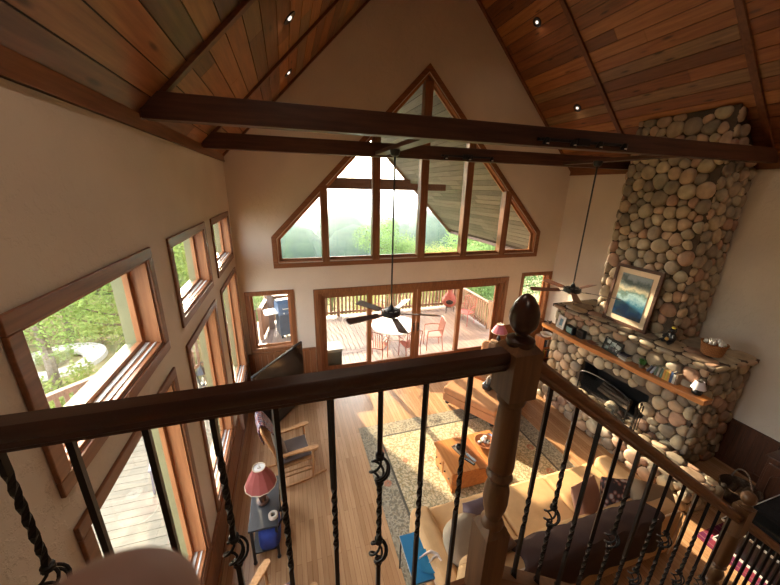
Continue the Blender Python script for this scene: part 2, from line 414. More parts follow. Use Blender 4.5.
# sliding patio doors
root = bpy.data.objects.new('door_1', None); col.objects.link(root); stru(root); root.location = (3.045, YB, 0)
ox = 3.045
b = MB(); b.box(.45-ox, .56-ox, -.025, 0, 0, 2.17); b.box(5.53-ox, 5.64-ox, -.025, 0, 0, 2.17); b.box(.45-ox, 5.64-ox, -.025, 0, 2.17, 2.27)
b.obj('door_casing', M['trim'], root, bevel=.005)
b = MB(); b.box(.55-ox, .62-ox, 0, WT, 0, 2.17); b.box(5.47-ox, 5.54-ox, 0, WT, 0, 2.17); b.box(.62-ox, 5.47-ox, 0, WT, 2.10, 2.17); b.box(.62-ox, 5.47-ox, 0, WT, 0, .025)
b.obj('door_frame', M['trim'], root)
xs = [(.62, 1.83), (1.72, 3.01), (3.02, 4.31), (4.20, 5.47)]
for i, (x0, x1) in enumerate(xs):
    y = .12 if i in (0, 3) else .06; s = .11; x0 -= ox; x1 -= ox
    b = MB(); b.box(x0, x0+s, y, y+.045, .03, 2.095); b.box(x1-s, x1, y, y+.045, .03, 2.095); b.box(x0+s, x1-s, y, y+.045, .03, .19); b.box(x0+s, x1-s, y, y+.045, 2.0, 2.095)
    p = b.obj('door_panel', M['trim'], root, bevel=.003)
    b = MB(); b.box(x0+s, x1-s, y+.02, y+.026, .19, 2.0); b.obj('glass_pane', M['glass'], p)
    if i in (1, 2):
        hx = x1-.055 if i == 1 else x0+.055
        b = MB(); b.box(hx-.016, hx+.016, y-.012, y, .93, 1.17); b.tube([(hx, y-.01, .96), (hx, y-.05, .98), (hx, y-.055, 1.05), (hx, y-.05, 1.12), (hx, y-.01, 1.14)], .008)
        b.obj('door_handle', M['black'], p)
# wainscot + baseboards
def wains(name, axis, at, out, u0, u1, z1, sill=True):
    b = MB(); n = max(1, int((u1-u0)/.125)); w = (u1-u0)/n
    for i in range(n):
        a, c = u0+i*w+.002, u0+(i+1)*w-.002
        if axis == 'Y': b.box(a, c, min(at, at+out*.014), max(at, at+out*.014), .0, z1-.03)
        else: b.box(min(at, at+out*.014), max(at, at+out*.014), a, c, .0, z1-.03)
    for (q0, q1, th) in ((0, .13, .026), (z1-.06, z1, .034)):
        if axis == 'Y': b.box(u0, u1, min(at, at+out*th), max(at, at+out*th), q0, q1)
        else: b.box(min(at, at+out*th), max(at, at+out*th), u0, u1, q0, q1)
    trim(b, M['trim'])
wains('', 'Y', YB, -1, XL+.02, .44, .84); wains('', 'Y', YB, -1, 5.65, XR-.03, .84)
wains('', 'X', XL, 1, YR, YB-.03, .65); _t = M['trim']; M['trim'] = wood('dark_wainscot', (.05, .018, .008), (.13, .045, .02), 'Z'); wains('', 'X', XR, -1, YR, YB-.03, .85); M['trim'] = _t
# ------------------------------------------------------------------ loft floor, railing and stairs
LZ = 2.58
b = MB(); b.box(XL, .9, YR, .95, LZ-.28, LZ); b.box(.9, XR, YR, -.64, LZ-.28, LZ); stru(b.obj('floor_loft', M['floor']))
b = MB(); b.box(XL+.02, .9, .95, .975, LZ-.32, LZ+.012); trim(b, M['trimX'])
SL = .755
# stair flight along +X, y -.6 .. .84
stair = thing('staircase', 'wooden staircase descending to the right from the balcony newel post', 'stairs', (.9, .3, 0))
nst = 15; rise = LZ/nst; run = rise/SL
b = MB(); ex = LZ/SL
for y0, y1 in ((.555, .575), (-.93, -.91)): b.prism([(.0, LZ-.02), (0, LZ-.36), (ex-.5, 0.001), (ex, .001)], 'Y', y0, y1)
b.obj('stringer', M['stairrail'], stair)
b = MB()
for i in range(1, nst):
    z = LZ-i*rise; x = (i-1)*run
    b.box(x+.001, x+run+.02, -.90, .553, z-.035, z); b.box(x+.001, x+.02, -.90, .553, z, z+rise-.036)
b.obj('tread', M['floor'], stair)
def rz_top(x): return 3.895-SL*(x-.88)
# handrails
def railprof(w, h):  # (y,z) profile of a moulded handrail, top at z=0
    return [(-w*.30, -h), (w*.30, -h), (w*.32, -h*.86), (w*.40, -h*.80), (w*.36, -h*.62), (w*.5, -h*.42), (w*.5, -h*.16), (w*.36, 0), (-w*.36, 0), (-w*.5, -h*.16), (-w*.5, -h*.42), (-w*.36, -h*.62), (-w*.40, -h*.80), (-w*.32, -h*.86)]
YRl = .9
def sweep(b, prof, p0, p1, mi=0):
    n = len(prof); vs = [(p0[0], p0[1]+y, p0[2]+z) for y, z in prof]+[(p1[0], p1[1]+y, p1[2]+z) for y, z in prof]
    fs = [tuple(range(n)), tuple(range(2*n-1, n-1, -1))]+[(i, i+n, (i+1) % n+n, (i+1) % n) for i in range(n)]
    b.add(vs, fs, mi)
railing = thing('balcony_railing', 'dark wood balcony handrail with black iron balusters across the foreground', 'railing', (-.15, YRl, LZ))
b = MB(); sweep(b, railprof(.07, .078), (XL-(-.15)+.001, 0, 3.942-LZ), (.734+.15, 0, 3.942-LZ)); b.obj('handrail', M['rail'], railing, smooth=True)
b = MB(); b.box(XL+.151, .734+.15, -.04, .04, 0.001, .025); b.obj('base_rail', M['rail'], railing, bevel=.004)
def bal_mesh(kind, h):
    """kind: list of ('tw',z0,z1) twists; h height"""
    b = MB(); n = 60; r = .0115
    vs = []; fs = []; ang = PI/4
    for i in range(n+1):
        z = h*i/n
        for (z0, z1) in kind:
            if z0 < z < z1: ang += (h/n)/.055*PI/2
        rr = r*1.0
        for k in range(4):
            a = ang+k*PI/2; vs.append((rr*math.cos(a), rr*math.sin(a), z))
    for i in range(n):
        for k in range(4): k2 = (k+1) % 4; fs.append((i*4+k, i*4+k2, (i+1)*4+k2, (i+1)*4+k))
    b.add(vs, fs); return b
def basket_mb(sc_=1.0):
    b = MB(); H = .105*sc_; R0 = .033*sc_
    for k in range(4):
        pts = []
        for i in range(13):
            t = i/12; a = 2*PI*k/4+t*PI*1.1; rr = R0*math.sin(PI*t)**.8+.004
            pts.append((rr*math.cos(a), rr*math.sin(a), -H/2+H*t))
        b.tube(pts, .0048*sc_, 6)
    for z in (-H/2-.006, H/2+.006): b.lathe([(.011, z-.012), (.017, z-.008), (.017, z-.002), (.013, z), (.017, z+.002), (.017, z+.008), (.011, z+.012)], 10)
    return b
def bal_split(twists, baskets, h):
    """bar with gaps at baskets"""
    full = bal_mesh(twists, h); outs = [MB()]; gap = False
    n = 61
    for i in range(60):
        zm = h*(i+.5)/60
        if any(abs(zm-zb) < .048 for zb in baskets): gap = True; continue
        if gap: outs.append(MB()); gap = False
        out = outs[-1]
        o = len(out.v)
        out.v += full.v[i*4:i*4+8]
        for k in range(4): k2 = (k+1) % 4; out.f.append((o+k, o+k2, o+4+k2, o+4+k)); out.m.append(0)
    return outs
H1 = 3.87-LZ; DZ = 3.0-LZ
bk = basket_mb().obj('basket', M['iron'], None, smooth=True); bkd = bk.data; bpy.data.objects.remove(bk)
def baluster(parent, x, y, z0, h, twists, baskets, cache={}):
    key = (round(h, 3), tuple(twists), tuple(baskets))
    if key not in cache:
        parts = bal_split(twists, baskets, h); o = parts[0].obj('baluster', M['iron'], parent)
        cache[key] = (o.data, [p.obj('bar', M['iron'], o).data for p in parts[1:]])
    else:
        o = bpy.data.objects.new('baluster', cache[key][0]); col.objects.link(o); o.parent = parent
        for q in cache[key][1]: k = bpy.data.objects.new('bar', q); col.objects.link(k); k.parent = o
    o.location = (x, y, z0)
    for zb in baskets:
        k = bpy.data.objects.new('basket', bkd); col.objects.link(k); k.parent = o; k.location = (0, 0, zb)
    if 'shoe' not in cache:
        s_ = MB(); s_.lathe([(.021, 0), (.022, .012), (.018, .02), (.014, .028)], 4); s_.obj('shoe', M['iron'], o); cache['shoe'] = o.children[-1].data
    else:
        k = bpy.data.objects.new('shoe', cache['shoe']); col.objects.link(k); k.parent = o
    return o
TW1 = [(.12, .34), (.46, .78)]; TWC = [(.16, .50)]
specs = [(-1.0, TWC, []), (-.888, TW1, []), (-.724, [(.48, .80)], [.385]), (-.58, [], []), (-.412, [], []), (-.245, [(.42, .76)], [.31]), (-.076, TWC, []), (.092, [(.2, .50)], []), (.26, [(.13+.06, .45), (.62, .62)], [.52, .10]), (.425, [(.12, .44)], []), (.6, [(.2, .52)], [])]
for x, tw, bs in specs: baluster(railing, x+.15, 0, .0, H1, [(p+DZ, q+DZ) for p, q in tw], [p+DZ for p in bs])
# main newel
def newel(name, x, y, zb, label, s=.12, top=True):
    t = thing(name, label, 'newel post', (x, y, zb))
    return t
nw = thing('newel_post', 'tall turned oak newel post with egg-shaped finial at the balcony corner', 'newel post', (.795, .9, 2.6))
s = .06
b = MB(); b.box(-s, s, -s, s, -.15, .43)
b.add([(-s, -s, .43), (s, -s, .43), (s, s, .43), (-s, s, .43), (-.04, -.04, .47), (.04, -.04, .47), (.04, .04, .47), (-.04, .04, .47)], [(0, 1, 5, 4), (1, 2, 6, 5), (2, 3, 7, 6), (3, 0, 4, 7), (4, 5, 6, 7)])
b.lathe([(.048, .455), (.052, .47), (.046, .485), (.035, .50), (.038, .52), (.049, .56), (.054, .60), (.053, .66), (.044, .70), (.036, .715), (.050, .725), (.056, .74), (.050, .755), (.040, .765), (.052, .78), (.054, .80), (.049, .98), (.043, 1.09), (.040, 1.10), (.052, 1.108), (.056, 1.122), (.050, 1.136), (.05, 1.15)], 28)
b.box(-s, s, -s, s, 1.145, 1.34)
b.add([(-s, -s, 1.34), (s, -s, 1.34), (s, s, 1.34), (-s, s, 1.34), (-.03, -.03, 1.375), (.03, -.03, 1.375), (.03, .03, 1.375), (-.03, .03, 1.375)], [(0, 1, 5, 4), (1, 2, 6, 5), (2, 3, 7, 6), (3, 0, 4, 7), (4, 5, 6, 7)])
b.obj('post', M['newel'], nw, smooth=True)
b = MB(); b.lathe([(.046, 1.352), (.052, 1.365), (.050, 1.38), (.034, 1.388), (.022, 1.394), (.022, 1.402), (.034, 1.412), (.047, 1.432), (.053, 1.458), (.051, 1.485), (.040, 1.518), (.024, 1.542), (.008, 1.553), (.001, 1.555)], 28)
b.obj('finial', M['rail'], nw, smooth=True)
# stair railing upper
def stair_rail(name, label, x0, x1, nb, basketset, xfirst, last=True):
    t = thing(name, label, 'railing', (x0, YRl, 0))
    b = MB(); sweep(b, railprof(.068, .085), (0, 0, rz_top(x0)), (x1-x0, 0, rz_top(x1))); b.obj('handrail', M['stairrail'], t, smooth=True)
    b = MB(); off = 1.20
    b.prism([(0, rz_top(x0)-off-.06), (0, rz_top(x0)-off), (x1-x0, rz_top(x1)-off), (x1-x0, rz_top(x1)-off-.06)], 'Y', -.038, .045); b.obj('base_rail', M['stairrail'], t, bevel=.004)
    for i in range(nb):
        x = xfirst+i*.1665
        if x > x1-.04: break
        z1 = rz_top(x)-.07; z0 = rz_top(x)-off-.005; h = z1-z0
        bs, tw = basketset(i)
        baluster(t, x-x0, 0, z0, round(h, 3), tw, bs)
    return t
def setA(i):
    T1 = [(.12, .42)]
    return {0: ([], [(.35, .55)]), 1: ([.48], [(.55, .85), (.1, .4)]), 2: ([], [(.3, .52)]), 3: ([], [(.15, .45)]), 4: ([.50], [(.14, .42), (.58, .85)]), 5: ([], [(.1, .42)]), 6: ([.28], [(.35, .8)]), 7: ([.67], [(.1, .5)]), 8: ([], [(.3, .7)]), 9: ([.41], [(.5, .85)]), 10: ([], [(.2, .6)]), 11: ([.45], [(.1, .35)])}.get(i, ([], [(.2, .5)]))
stair_rail('stair_railing', 'upper sloping stair handrail with iron balusters and basket knuckles', .856, 2.90, 12, setA, .985)
stair_rail('stair_railing', 'lower length of stair railing beyond the round-topped stair newel', 3.0, 4.3, 12, lambda i: ([], [(.2, .5)]), 3.04)
t = thing('newel_post', 'smaller turned newel post with round ball top midway down the stairs', 'newel post', (2.95, .9, .03))
b = MB(); z0 = 1.10
b.box(-.05, .05, -.022, .05, -.029, 1.62)
b.lathe([(.045, 1.60), (.05, 1.63), (.036, 1.65), (.05, 1.70), (.052, 1.74), (.034, 1.78), (.05, 1.80), (.04, 1.82), (.048, 1.84), (.05, 1.88), (.042, 2.12), (.05, 2.135), (.04, 2.15)], 20)
b.box(-.045, .045, -.045, .045, 2.14, 2.38); b.obj('post', M['newel'], t, smooth=True)
b = MB(); b.lathe([(.04, 2.38), (.042, 2.39), (.025, 2.40), (.016, 2.407), (.028, 2.415), (.040, 2.435), (.044, 2.456), (.040, 2.478), (.028, 2.495), (.012, 2.503), (.001, 2.504)], 20); b.obj('finial', M['newel'], t, smooth=True)
# ------------------------------------------------------------------ stone work
def voronoi(w, h, smin, smax, seed, inside=None, tries=9000, aspect=1.0):
    r = random.Random(seed); pts = []
    for t in range(tries):
        rad = smax-(smax-smin)*min(1, (t/tries)**.5*1.15)
        rad *= r.uniform(.8, 1.1)
        x, y = r.uniform(-.02, w+.02), r.uniform(-.02, h+.02)
        if all((((x-q[0])/aspect)**2+(y-q[1])**2) > ((rad+q[2])*.5)**2*1.0 for q in pts): pts.append((x, y, rad))
    cells = []
    for i, (x, y, ra) in enumerate(pts):
        if inside and not inside(x, y): continue
        poly = [(-.0, -.0), (w, 0), (w, h), (0, h)]
        for j, (x2, y2, rb) in enumerate(pts):
            if i == j: continue
            dx, dy = x2-x, y2-y; d = math.hypot(dx, dy)
            if d > smax*3: continue
            off = (d*d+(ra*ra-rb*rb)*.17)/(2*d)/d
            mxx, myy = x+dx*off, y+dy*off
            out = []
            for k in range(len(poly)):
                a, c = poly[k], poly[(k+1) % len(poly)]
                da = (a[0]-mxx)*dx+(a[1]-myy)*dy; dc = (c[0]-mxx)*dx+(c[1]-myy)*dy
                if da <= 0: out.append(a)
                if (da < 0) != (dc < 0):
                    t_ = da/(da-dc); out.append((a[0]+(c[0]-a[0])*t_, a[1]+(c[1]-a[1])*t_))
            poly = out
            if len(poly) < 3: break
        if len(poly) >= 3: cells.append(poly)
    return cells
def add_stones(b, O, U, V, w, h, smin, smax, seed, inside=None, hh=.05, aspect=1.0):
    O, U, V = Vector(O), Vector(U).normalized(), Vector(V).normalized(); N = U.cross(V).normalized()
    r = random.Random(seed+99)
    for poly in voronoi(w, h, smin, smax, seed, inside, aspect=aspect):
        A = 0; cx = cy = 0; n = len(poly)
        for i in range(n):
            a, c = poly[i], poly[(i+1) % n]; q = a[0]*c[1]-c[0]*a[1]; A += q; cx += (a[0]+c[0])*q; cy += (a[1]+c[1])*q
        A /= 2
        if abs(A) < .0012: continue
        cx /= 6*A; cy /= 6*A
        if inside and not inside(cx, cy): continue
        # resample in angle, smooth the radius so the cell reads as a rounded cobble
        K = 18; rad = []
        for k in range(K):
            a = 2*PI*k/K; dx, dy = math.cos(a), math.sin(a); best = 9
            for i in range(n):
                p, q = poly[i], poly[(i+1) % n]; ex, ey = q[0]-p[0], q[1]-p[1]; den = dx*ey-dy*ex
                if abs(den) < 1e-9: continue
                t = ((p[0]-cx)*ey-(p[1]-cy)*ex)/den; s_ = ((p[0]-cx)*dy-(p[1]-cy)*dx)/den
                if t > 0 and -1e-6 <= s_ <= 1+1e-6: best = min(best, t)
            rad.append(best if best < 9 else .03)
        for _ in range(2):
            rad = [min((rad[k-1]+2*rad[k]+rad[(k+1) % K])/4, rad[k]*1.06) for k in range(K)]
        g = .0045; rad = [max(.008, q-g) for q in rad]
        R_ = math.sqrt(abs(A)/PI); H = min(.075, R_*.62)*r.uniform(.75, 1.15)*hh/.05
        tx, ty = r.uniform(-.12, .12), r.uniform(-.12, .12)
        vs = []; rings = [(1.0, -.012), (1.0, .15), (.965, .42), (.86, .72), (.66, .92), (.36, 1.0)]
        for s_, z in rings:
            for k in range(K):
                a = 2*PI*k/K; x = cx+rad[k]*s_*math.cos(a); y = cy+rad[k]*s_*math.sin(a)
                zz = z*H if z > 0 else z
                zz += max(0, z)*(tx*(x-cx)+ty*(y-cy))
                vs.append(O+U*x+V*y+N*zz)
        vs.append(O+U*cx+V*cy+N*H*1.01)
        fs = []
        for i in range(len(rings)-1):
            for k in range(K): k2 = (k+1) % K; fs.append((i*K+k, i*K+k2, (i+1)*K+k2, (i+1)*K+k))
        m = len(vs)-1
        for k in range(K): fs.append(((len(rings)-1)*K+k, (len(rings)-1)*K+(k+1) % K, m))
        b.add(vs, fs, r.randrange(len(STN))+1)
SM = [M['mortar']]+STN
fp = thing('stone_fireplace', 'floor-to-ceiling river-stone fireplace with chimney breast, ledge and raised hearth', 'fireplace', (6.3, 4.1, 0))
def fobj(b, name, mats=SM): return b.obj(name, mats, fp, smooth=True, loc=(-6.3, -4.1, 0))
XC = 6.33; Y0, Y1 = 3.55, 5.03
b = MB()
prof = lambda X: ZE+XR-X
# chimney core (front polygon with a shoulder on the near side)
fpoly = [(Y0, 1.98), (Y1, 1.98), (Y1, prof(XC)-.02), (Y0+.001, prof(XC)-.02), (Y0, 5.0)]
vsf = [(XC, y, z) for y, z in fpoly]; 
bk_ = [(XR-.001, y, min(z, 5.04)) for y, z in fpoly]
b.add(vsf+bk_, [(4, 3, 2, 1, 0), (5, 6, 7, 8, 9)]+[(i, (i+1) % 5, (i+1) % 5+5, i+5) for i in range(5)], 0)
def ins(u, v):
    z = v+2.0; y = Y1-u
    return y > Y0+.01 and z < prof(XC)-.03
add_stones(b, (XC, Y1, 2.0), (0, -1, 0), (0, 0, 1), Y1-Y0, prof(XC)-2.02, .095, .265, 3, ins, .042)
add_stones(b, (XC, Y0, 2.0), (1, 0, 0), (0, 0, 1), XR-XC-.02, 3.8, .10, .22, 5, lambda u, v: v < 3.72-u, .045)
add_stones(b, (XR-.02, Y1, 2.0), (-1, 0, 0), (0, 0, 1), XR-XC-.02, 3.7, .12, .26, 8, lambda u, v: v < 3.0+u*.9, .05)
fobj(b, 'chimney_breast')
# lower body, front slightly skewed
FA = Vector((5.93, 5.66, 0)); FB = Vector((6.10, 2.76, 0)); FL = (FB-FA).length; FU = (FB-FA).normalized()
def ft(y): return FA.x+(FA.y-y)/(FA.y-FB.y)*(FB.x-FA.x)
OY0, OY1, OZ0, OZ1 = 3.42, 4.82, .38, 1.0
b = MB()
def blk(y0, y1, z0, z1, xf=0):
    b.prism([(ft(y0)+xf, y0), (XR-.001, y0), (XR-.001, y1), (ft(y1)+xf, y1)], 'Z', z0, z1, 0)
blk(FB.y, OY0, 0, 1.93); blk(OY1, FA.y, 0, 1.93); blk(OY0, OY1, OZ1, 1.93); blk(OY0, OY1, 0, OZ0); blk(OY0, OY1, OZ0, OZ1, .6)
def insf(u, v):
    y = FA.y-u*(FA.y-FB.y)/FL; return not (OY0-.02 < y < OY1+.02 and OZ0 < v < OZ1+.03)
add_stones(b, FA, FU, (0, 0, 1), FL, 1.93, .10, .27, 21, insf, .048)
add_stones(b, (FB.x, FB.y, 0), (1, 0, 0), (0, 0, 1), XR-FB.x-.01, 1.93, .10, .24, 22, None, .045)
add_stones(b, (XR-.01, FA.y, 0), (-1, 0, 0), (0, 0, 1), XR-FA.x-.01, 1.93, .12, .27, 23, None, .05)
fobj(b, 'firebox_wall')
b = MB(); b.prism([(5.84, 5.75), (5.99, 2.68), (XR-.001, 2.68), (XR-.001, 5.75)], 'Z', 1.93, 1.995)
add_stones(b, (5.90, 5.72, 1.99), (.15/3.07, -1, 0), (1, 0, 0), 3.02, 1.12, .14, .36, 31, None, .022, 1.5)
# stones facing the ledge edge
LE = Vector((.15, -3.07, 0)).normalized()
for (O, U_, w_) in (((5.845, 5.74, 1.93), LE, 3.05), ((6.0, 2.685, 1.93), Vector((1, 0, 0)), 1.08)):
    x = .02
    while x < w_-.15:
        l = rnd.uniform(.14, .34)
        c = Vector(O)+U_*(x+l/2)+Vector((0, 0, .035)); a = math.atan2(U_.y, U_.x)
        b.ball((0, 0, 0), (l/2, .045, .04), 14, 8, rnd.randrange(9)+1, TR(c, (0, 0, a)), .8); x += l+.012
fobj(b, 'ledge')
b = MB(); b.box(5.32, 5.96, 2.12, 6.0, 0.001, .35)
add_stones(b, (5.32, 6.0, .0), (0, -1, 0), (0, 0, 1), 3.88, .36, .12, .24, 41, None, .045)
add_stones(b, (5.32, 2.12, .0), (1, 0, 0), (0, 0, 1), .75, .36, .12, .24, 42, None, .045)
add_stones(b, (5.31, 6.0, .345), (0, -1, 0), (1, 0, 0), 3.88, .65, .14, .30, 43, None, .02)
fobj(b, 'hearth')
b = MB(); b.box(6.5, 6.55, OY0, OY1, OZ0, OZ1); b.box(6.0+.1, 6.5, OY0+.001, OY0+.03, OZ0, OZ1); b.box(6.1, 6.5, OY1-.03, OY1-.001, OZ0, OZ1); b.box(6.08, 6.5, OY0+.03, OY1-.03, OZ0, OZ0+.02); b.box(6.1, 6.5, OY0+.03, OY1-.03, OZ1-.02, OZ1)
fobj(b, 'firebox_liner', [M['black']])
b = MB(); 
for i in range(5): b.bar((6.15+.06*i, 3.75+.03*i, .46+.05*(i % 2)), (6.2+.05*i, 4.45, .46+.055*(i % 3)), .045, .05, 9)
tag(b.obj('firewood_stack', wood('log_bark', (.07, .045, .03), (.16, .11, .07), 'Y'), smooth=True), 'split logs lying inside the dark firebox', 'firewood')
# mantel
b = MB()
fr = [(5.665, 5.80), (5.675, 5.35), (5.655, 4.86), (5.70, 4.40), (5.765, 3.90), (5.78, 3.45), (5.83, 3.0), (5.885, 2.60)]
poly = fr+[(6.09, 2.60), (6.04, 3.5), (5.99, 4.5), (5.93, 5.66), (5.93, 5.80)]
b.prism(poly, 'Z', 1.41, 1.50); 
for y in (5.3, 4.2, 3.1): b.prism([(ft(y)-.19, 1.41), (ft(y)-.02, 1.41), (ft(y)-.02, 1.27)], 'Y', y-.05, y+.05)
tag(b.obj('mantel_shelf', M['mantel'], bevel=.012), 'orange pine mantel shelf with wavy natural front edge along the stone fireplace', 'shelf')
# ---- items on ledge / mantel
def frame(name, label, cat, loc, w, h, fw_, lean, rz, fmat, imat, mat_w=0, matm=None, group=None, dep=.025):
    t = thing(name, label, cat, loc, rz, group)   # faces local -Y
    T = Matrix.Rotation(-lean, 4, 'X')
    b = MB()
    b.box(-w/2, w/2, -dep, 0, 0, fw_, 0, T); b.box(-w/2, w/2, -dep, 0, h-fw_, h, 0, T); b.box(-w/2, -w/2+fw_, -dep, 0, fw_, h-fw_, 0, T); b.box(w/2-fw_, w/2, -dep, 0, fw_, h-fw_, 0, T)
    b.obj('frame', fmat, t, bevel=.002)
    b = MB(); b.box(-w/2+fw_*.5, w/2-fw_*.5, -dep*.5, -dep*.1, fw_*.5, h-fw_*.5, 0, T); b.obj('mat_board', matm or imat, t)
    if mat_w:
        q = fw_+mat_w; b = MB(); b.box(-w/2+q, w/2-q, -dep*.62, -dep*.5, q, h-q, 0, T); b.obj('picture', imat, t)
    return t
def lakemat():
    m, nt, out = newmat('misty_lake_painting'); b = bsdf(nt, out, .25, 0, .5)
    tc = nd(nt, 'ShaderNodeTexCoord'); sx = nd(nt, 'ShaderNodeSeparateXYZ'); nt.links.new(tc.outputs['Generated'], sx.inputs[0])
    nz = noise(nt, tc.outputs['Generated'], 3.2, 5, .6)
    ad = nd(nt, 'ShaderNodeMath', operation='MULTIPLY_ADD'); ad.inputs[1].default_value = .55; ad.inputs[2].default_value = -.27; nt.links.new(nz.outputs[0], ad.inputs[0])
    s2 = nd(nt, 'ShaderNodeMath', operation='ADD'); nt.links.new(ad.outputs[0], s2.inputs[0]); nt.links.new(sx.outputs[2], s2.inputs[1])
    c = ramp(nt, s2.outputs[0], [(.02, (.015, .035, .06)), (.18, (.01, .07, .20)), (.34, (.04, .15, .22)), (.47, (.30, .45, .48)), (.56, (.10, .17, .15)), (.66, (.50, .44, .30)), (.76, (.22, .25, .22)), (.86, (.09, .13, .13)), (.97, (.28, .34, .36))])
    nt.links.new(c, b.inputs['Base Color']); return m
M['cream'] = plain('cream_mat_board', (.70, .55, .38), .7, var=.03)
frame('framed_painting', 'large framed lake painting with cream mat leaning on the chimney stones', 'picture', (6.17, 4.27, 2.03), .88, 1.15, .055, R(4), -PI/2, M['beam'], lakemat(), .10, M['cream'], dep=.05)
M['white'] = plain('white_paint', (.72, .70, .66), .4, var=.03); M['green'] = plain('plant_leaf', (.06, .20, .035), .5, var=.4, scale=30)
# black bear figurine
t = thing('bear_figurine', 'small black bear cub figurine with yellow flower on the stone ledge', 'figurine', (6.22, 3.46, 2.03), -PI/2-.3)
b = MB(); b.ball((0, 0, .10), (.075, .065, .10)); b.ball((0, -.01, .225), (.055, .055, .05)); b.ball((0, -.065, .21), (.025, .03, .022)); 
for s in (-1, 1): b.ball((s*.042, .0, .27), .018); b.tube([(s*.06, -.02, .15), (s*.09, -.05, .11), (s*.06, -.09, .10)], [.026, .024, .02]); b.tube([(s*.05, -.02, .05), (s*.07, -.09, .03), (s*.075, -.10, .05)], [.04, .034, .026])
b.obj('body', plain('bear_black_resin', (.018, .017, .018), .4), t, smooth=True)
b = MB(); b.ball((.02, -.02, .285), (.03, .03, .018)); b.ball((-.02, -.0, .28), (.022, .022, .015)); b.obj('flower', plain('yellow_petals', (.75, .6, .06), .6), t, smooth=True)
b = MB(); b.ball((.05, -.12, .10), .03); b.obj('honey_pot', plain('amber_pot', (.5, .3, .08), .5), t, smooth=True)
# wicker basket with fleece
def wicker(name, c, s=1):
    m, nt, out = newmat(name); bb = bsdf(nt, out, .6, 0, .3)
    wv = nd(nt, 'ShaderNodeTexWave', wave_type='BANDS', bands_direction='Z'); wv.inputs['Scale'].default_value = 22*s; wv.inputs['Distortion'].default_value = 1
    nt.links.new(coords(nt), wv.inputs['Vector']); ck = nd(nt, 'ShaderNodeTexChecker'); ck.inputs['Scale'].default_value = 45*s; nt.links.new(coords(nt), ck.inputs['Vector'])
    mx = nd(nt, 'ShaderNodeMix', data_type='RGBA', blend_type='MULTIPLY'); mx.inputs[0].default_value = .5
    nt.links.new(ramp(nt, wv.outputs[0], [(.2, [q*.45 for q in c]), (.7, c)]), mx.inputs[6]); nt.links.new(ck.outputs[0], mx.inputs[7]); ck.inputs[1].default_value = (1, 1, 1, 1); ck.inputs[2].default_value = (.55, .5, .45, 1)
    nt.links.new(mx.outputs[2], bb.inputs['Base Color']); bump(nt, bb, wv.outputs[0], .8, .01); return m
t = thing('wicker_basket', 'round orange wicker basket filled with fluffy white wool on the ledge end', 'basket', (6.42, 2.97, 2.03))
b = MB(); b.lathe([(.11, 0), (.135, .02), (.15, .10), (.16, .18), (.165, .20), (.155, .205), (.145, .18), (.13, .10)], 28)
for i in range(26): a = 2*PI*i/26; b.tube([(.155*math.cos(a), .155*math.sin(a), .19), (.166*math.cos(a+.1), .166*math.sin(a+.1), .215), (.155*math.cos(a+.22), .155*math.sin(a+.22), .20)], .008, 5)
b.obj('basket', wicker('orange_wicker', (.60, .26, .09)), t, smooth=True)
b = MB()
for i in range(60): a = rnd.uniform(0, 2*PI); r = .12*math.sqrt(rnd.random()); b.ball((r*math.cos(a), r*math.sin(a), .20+.05*(1-(r/.12)**2)+rnd.uniform(-.01, .015)), rnd.uniform(.018, .034), 9, 6)
b.obj('fleece', plain('white_fleece', (.72, .70, .64), .95, bmp=.8, scale=60), t, smooth=True)
ZM = 1.501
frame('photo_frame', 'small white photo frame with blue print at the far mantel end', 'photo frame', (5.83, 5.42, ZM), .23, .30, .035, R(8), -PI/2-.1, M['white'], plain('blue_print', (.12, .22, .30), .5), .035, plain('pale_mat', (.62, .60, .58), .6))
t = thing('ornament', 'tiny dark bird ornament at the far tip of the mantel', 'figurine', (5.79, 5.70, ZM))
b = MB(); b.ball((0, 0, .035), (.03, .045, .03)); b.ball((0, -.04, .07), .02); b.tube([(0, .03, .04), (0, .08, .06)], [.015, .005]); b.lathe([(.025, 0), (.02, .006), (.006, .01)], 12); b.obj('body', plain('dark_bronze', (.07, .045, .03), .4, .5), t, smooth=True)
t = thing('radio_clock', 'black mantel clock with pale teal screen beside white photo frame', 'clock', (5.84, 5.13, ZM), -PI/2-.15)
b = MB(); b.box(-.11, .11, -.05, .05, 0, .17); b.obj('case', M['black'], t, bevel=.01); b = MB(); b.box(-.085, .085, -.054, -.0505, .03, .15); b.obj('screen', plain('teal_screen', (.20, .33, .34), .3), t)
t = thing('speaker_box', 'small black cube speaker with bronze knob next to the mantel clock', 'speaker', (5.87, 4.88, ZM), -PI/2)
b = MB(); b.box(-.085, .085, -.05, .05, 0, .18); b.obj('case', M['black'], t, bevel=.012); b = MB(); b.lathe([(.045, 0), (.04, .004), (.015, -.004)], 20, 0, TR((0, -.055, .09), (PI/2, 0, 0))); b.obj('grille', M['iron'], t, smooth=True)
t = thing('pottery_dish', 'flat reddish-brown pottery dish on the mantel before the stones', 'dish', (5.87, 4.58, ZM))
b = MB(); b.lathe([(.05, 0), (.10, .018), (.115, .04), (.105, .04), (.06, .012), (.002, .01)], 24, cap=False); b.obj('bowl', plain('redware', (.30, .13, .08), .4), t, smooth=True)
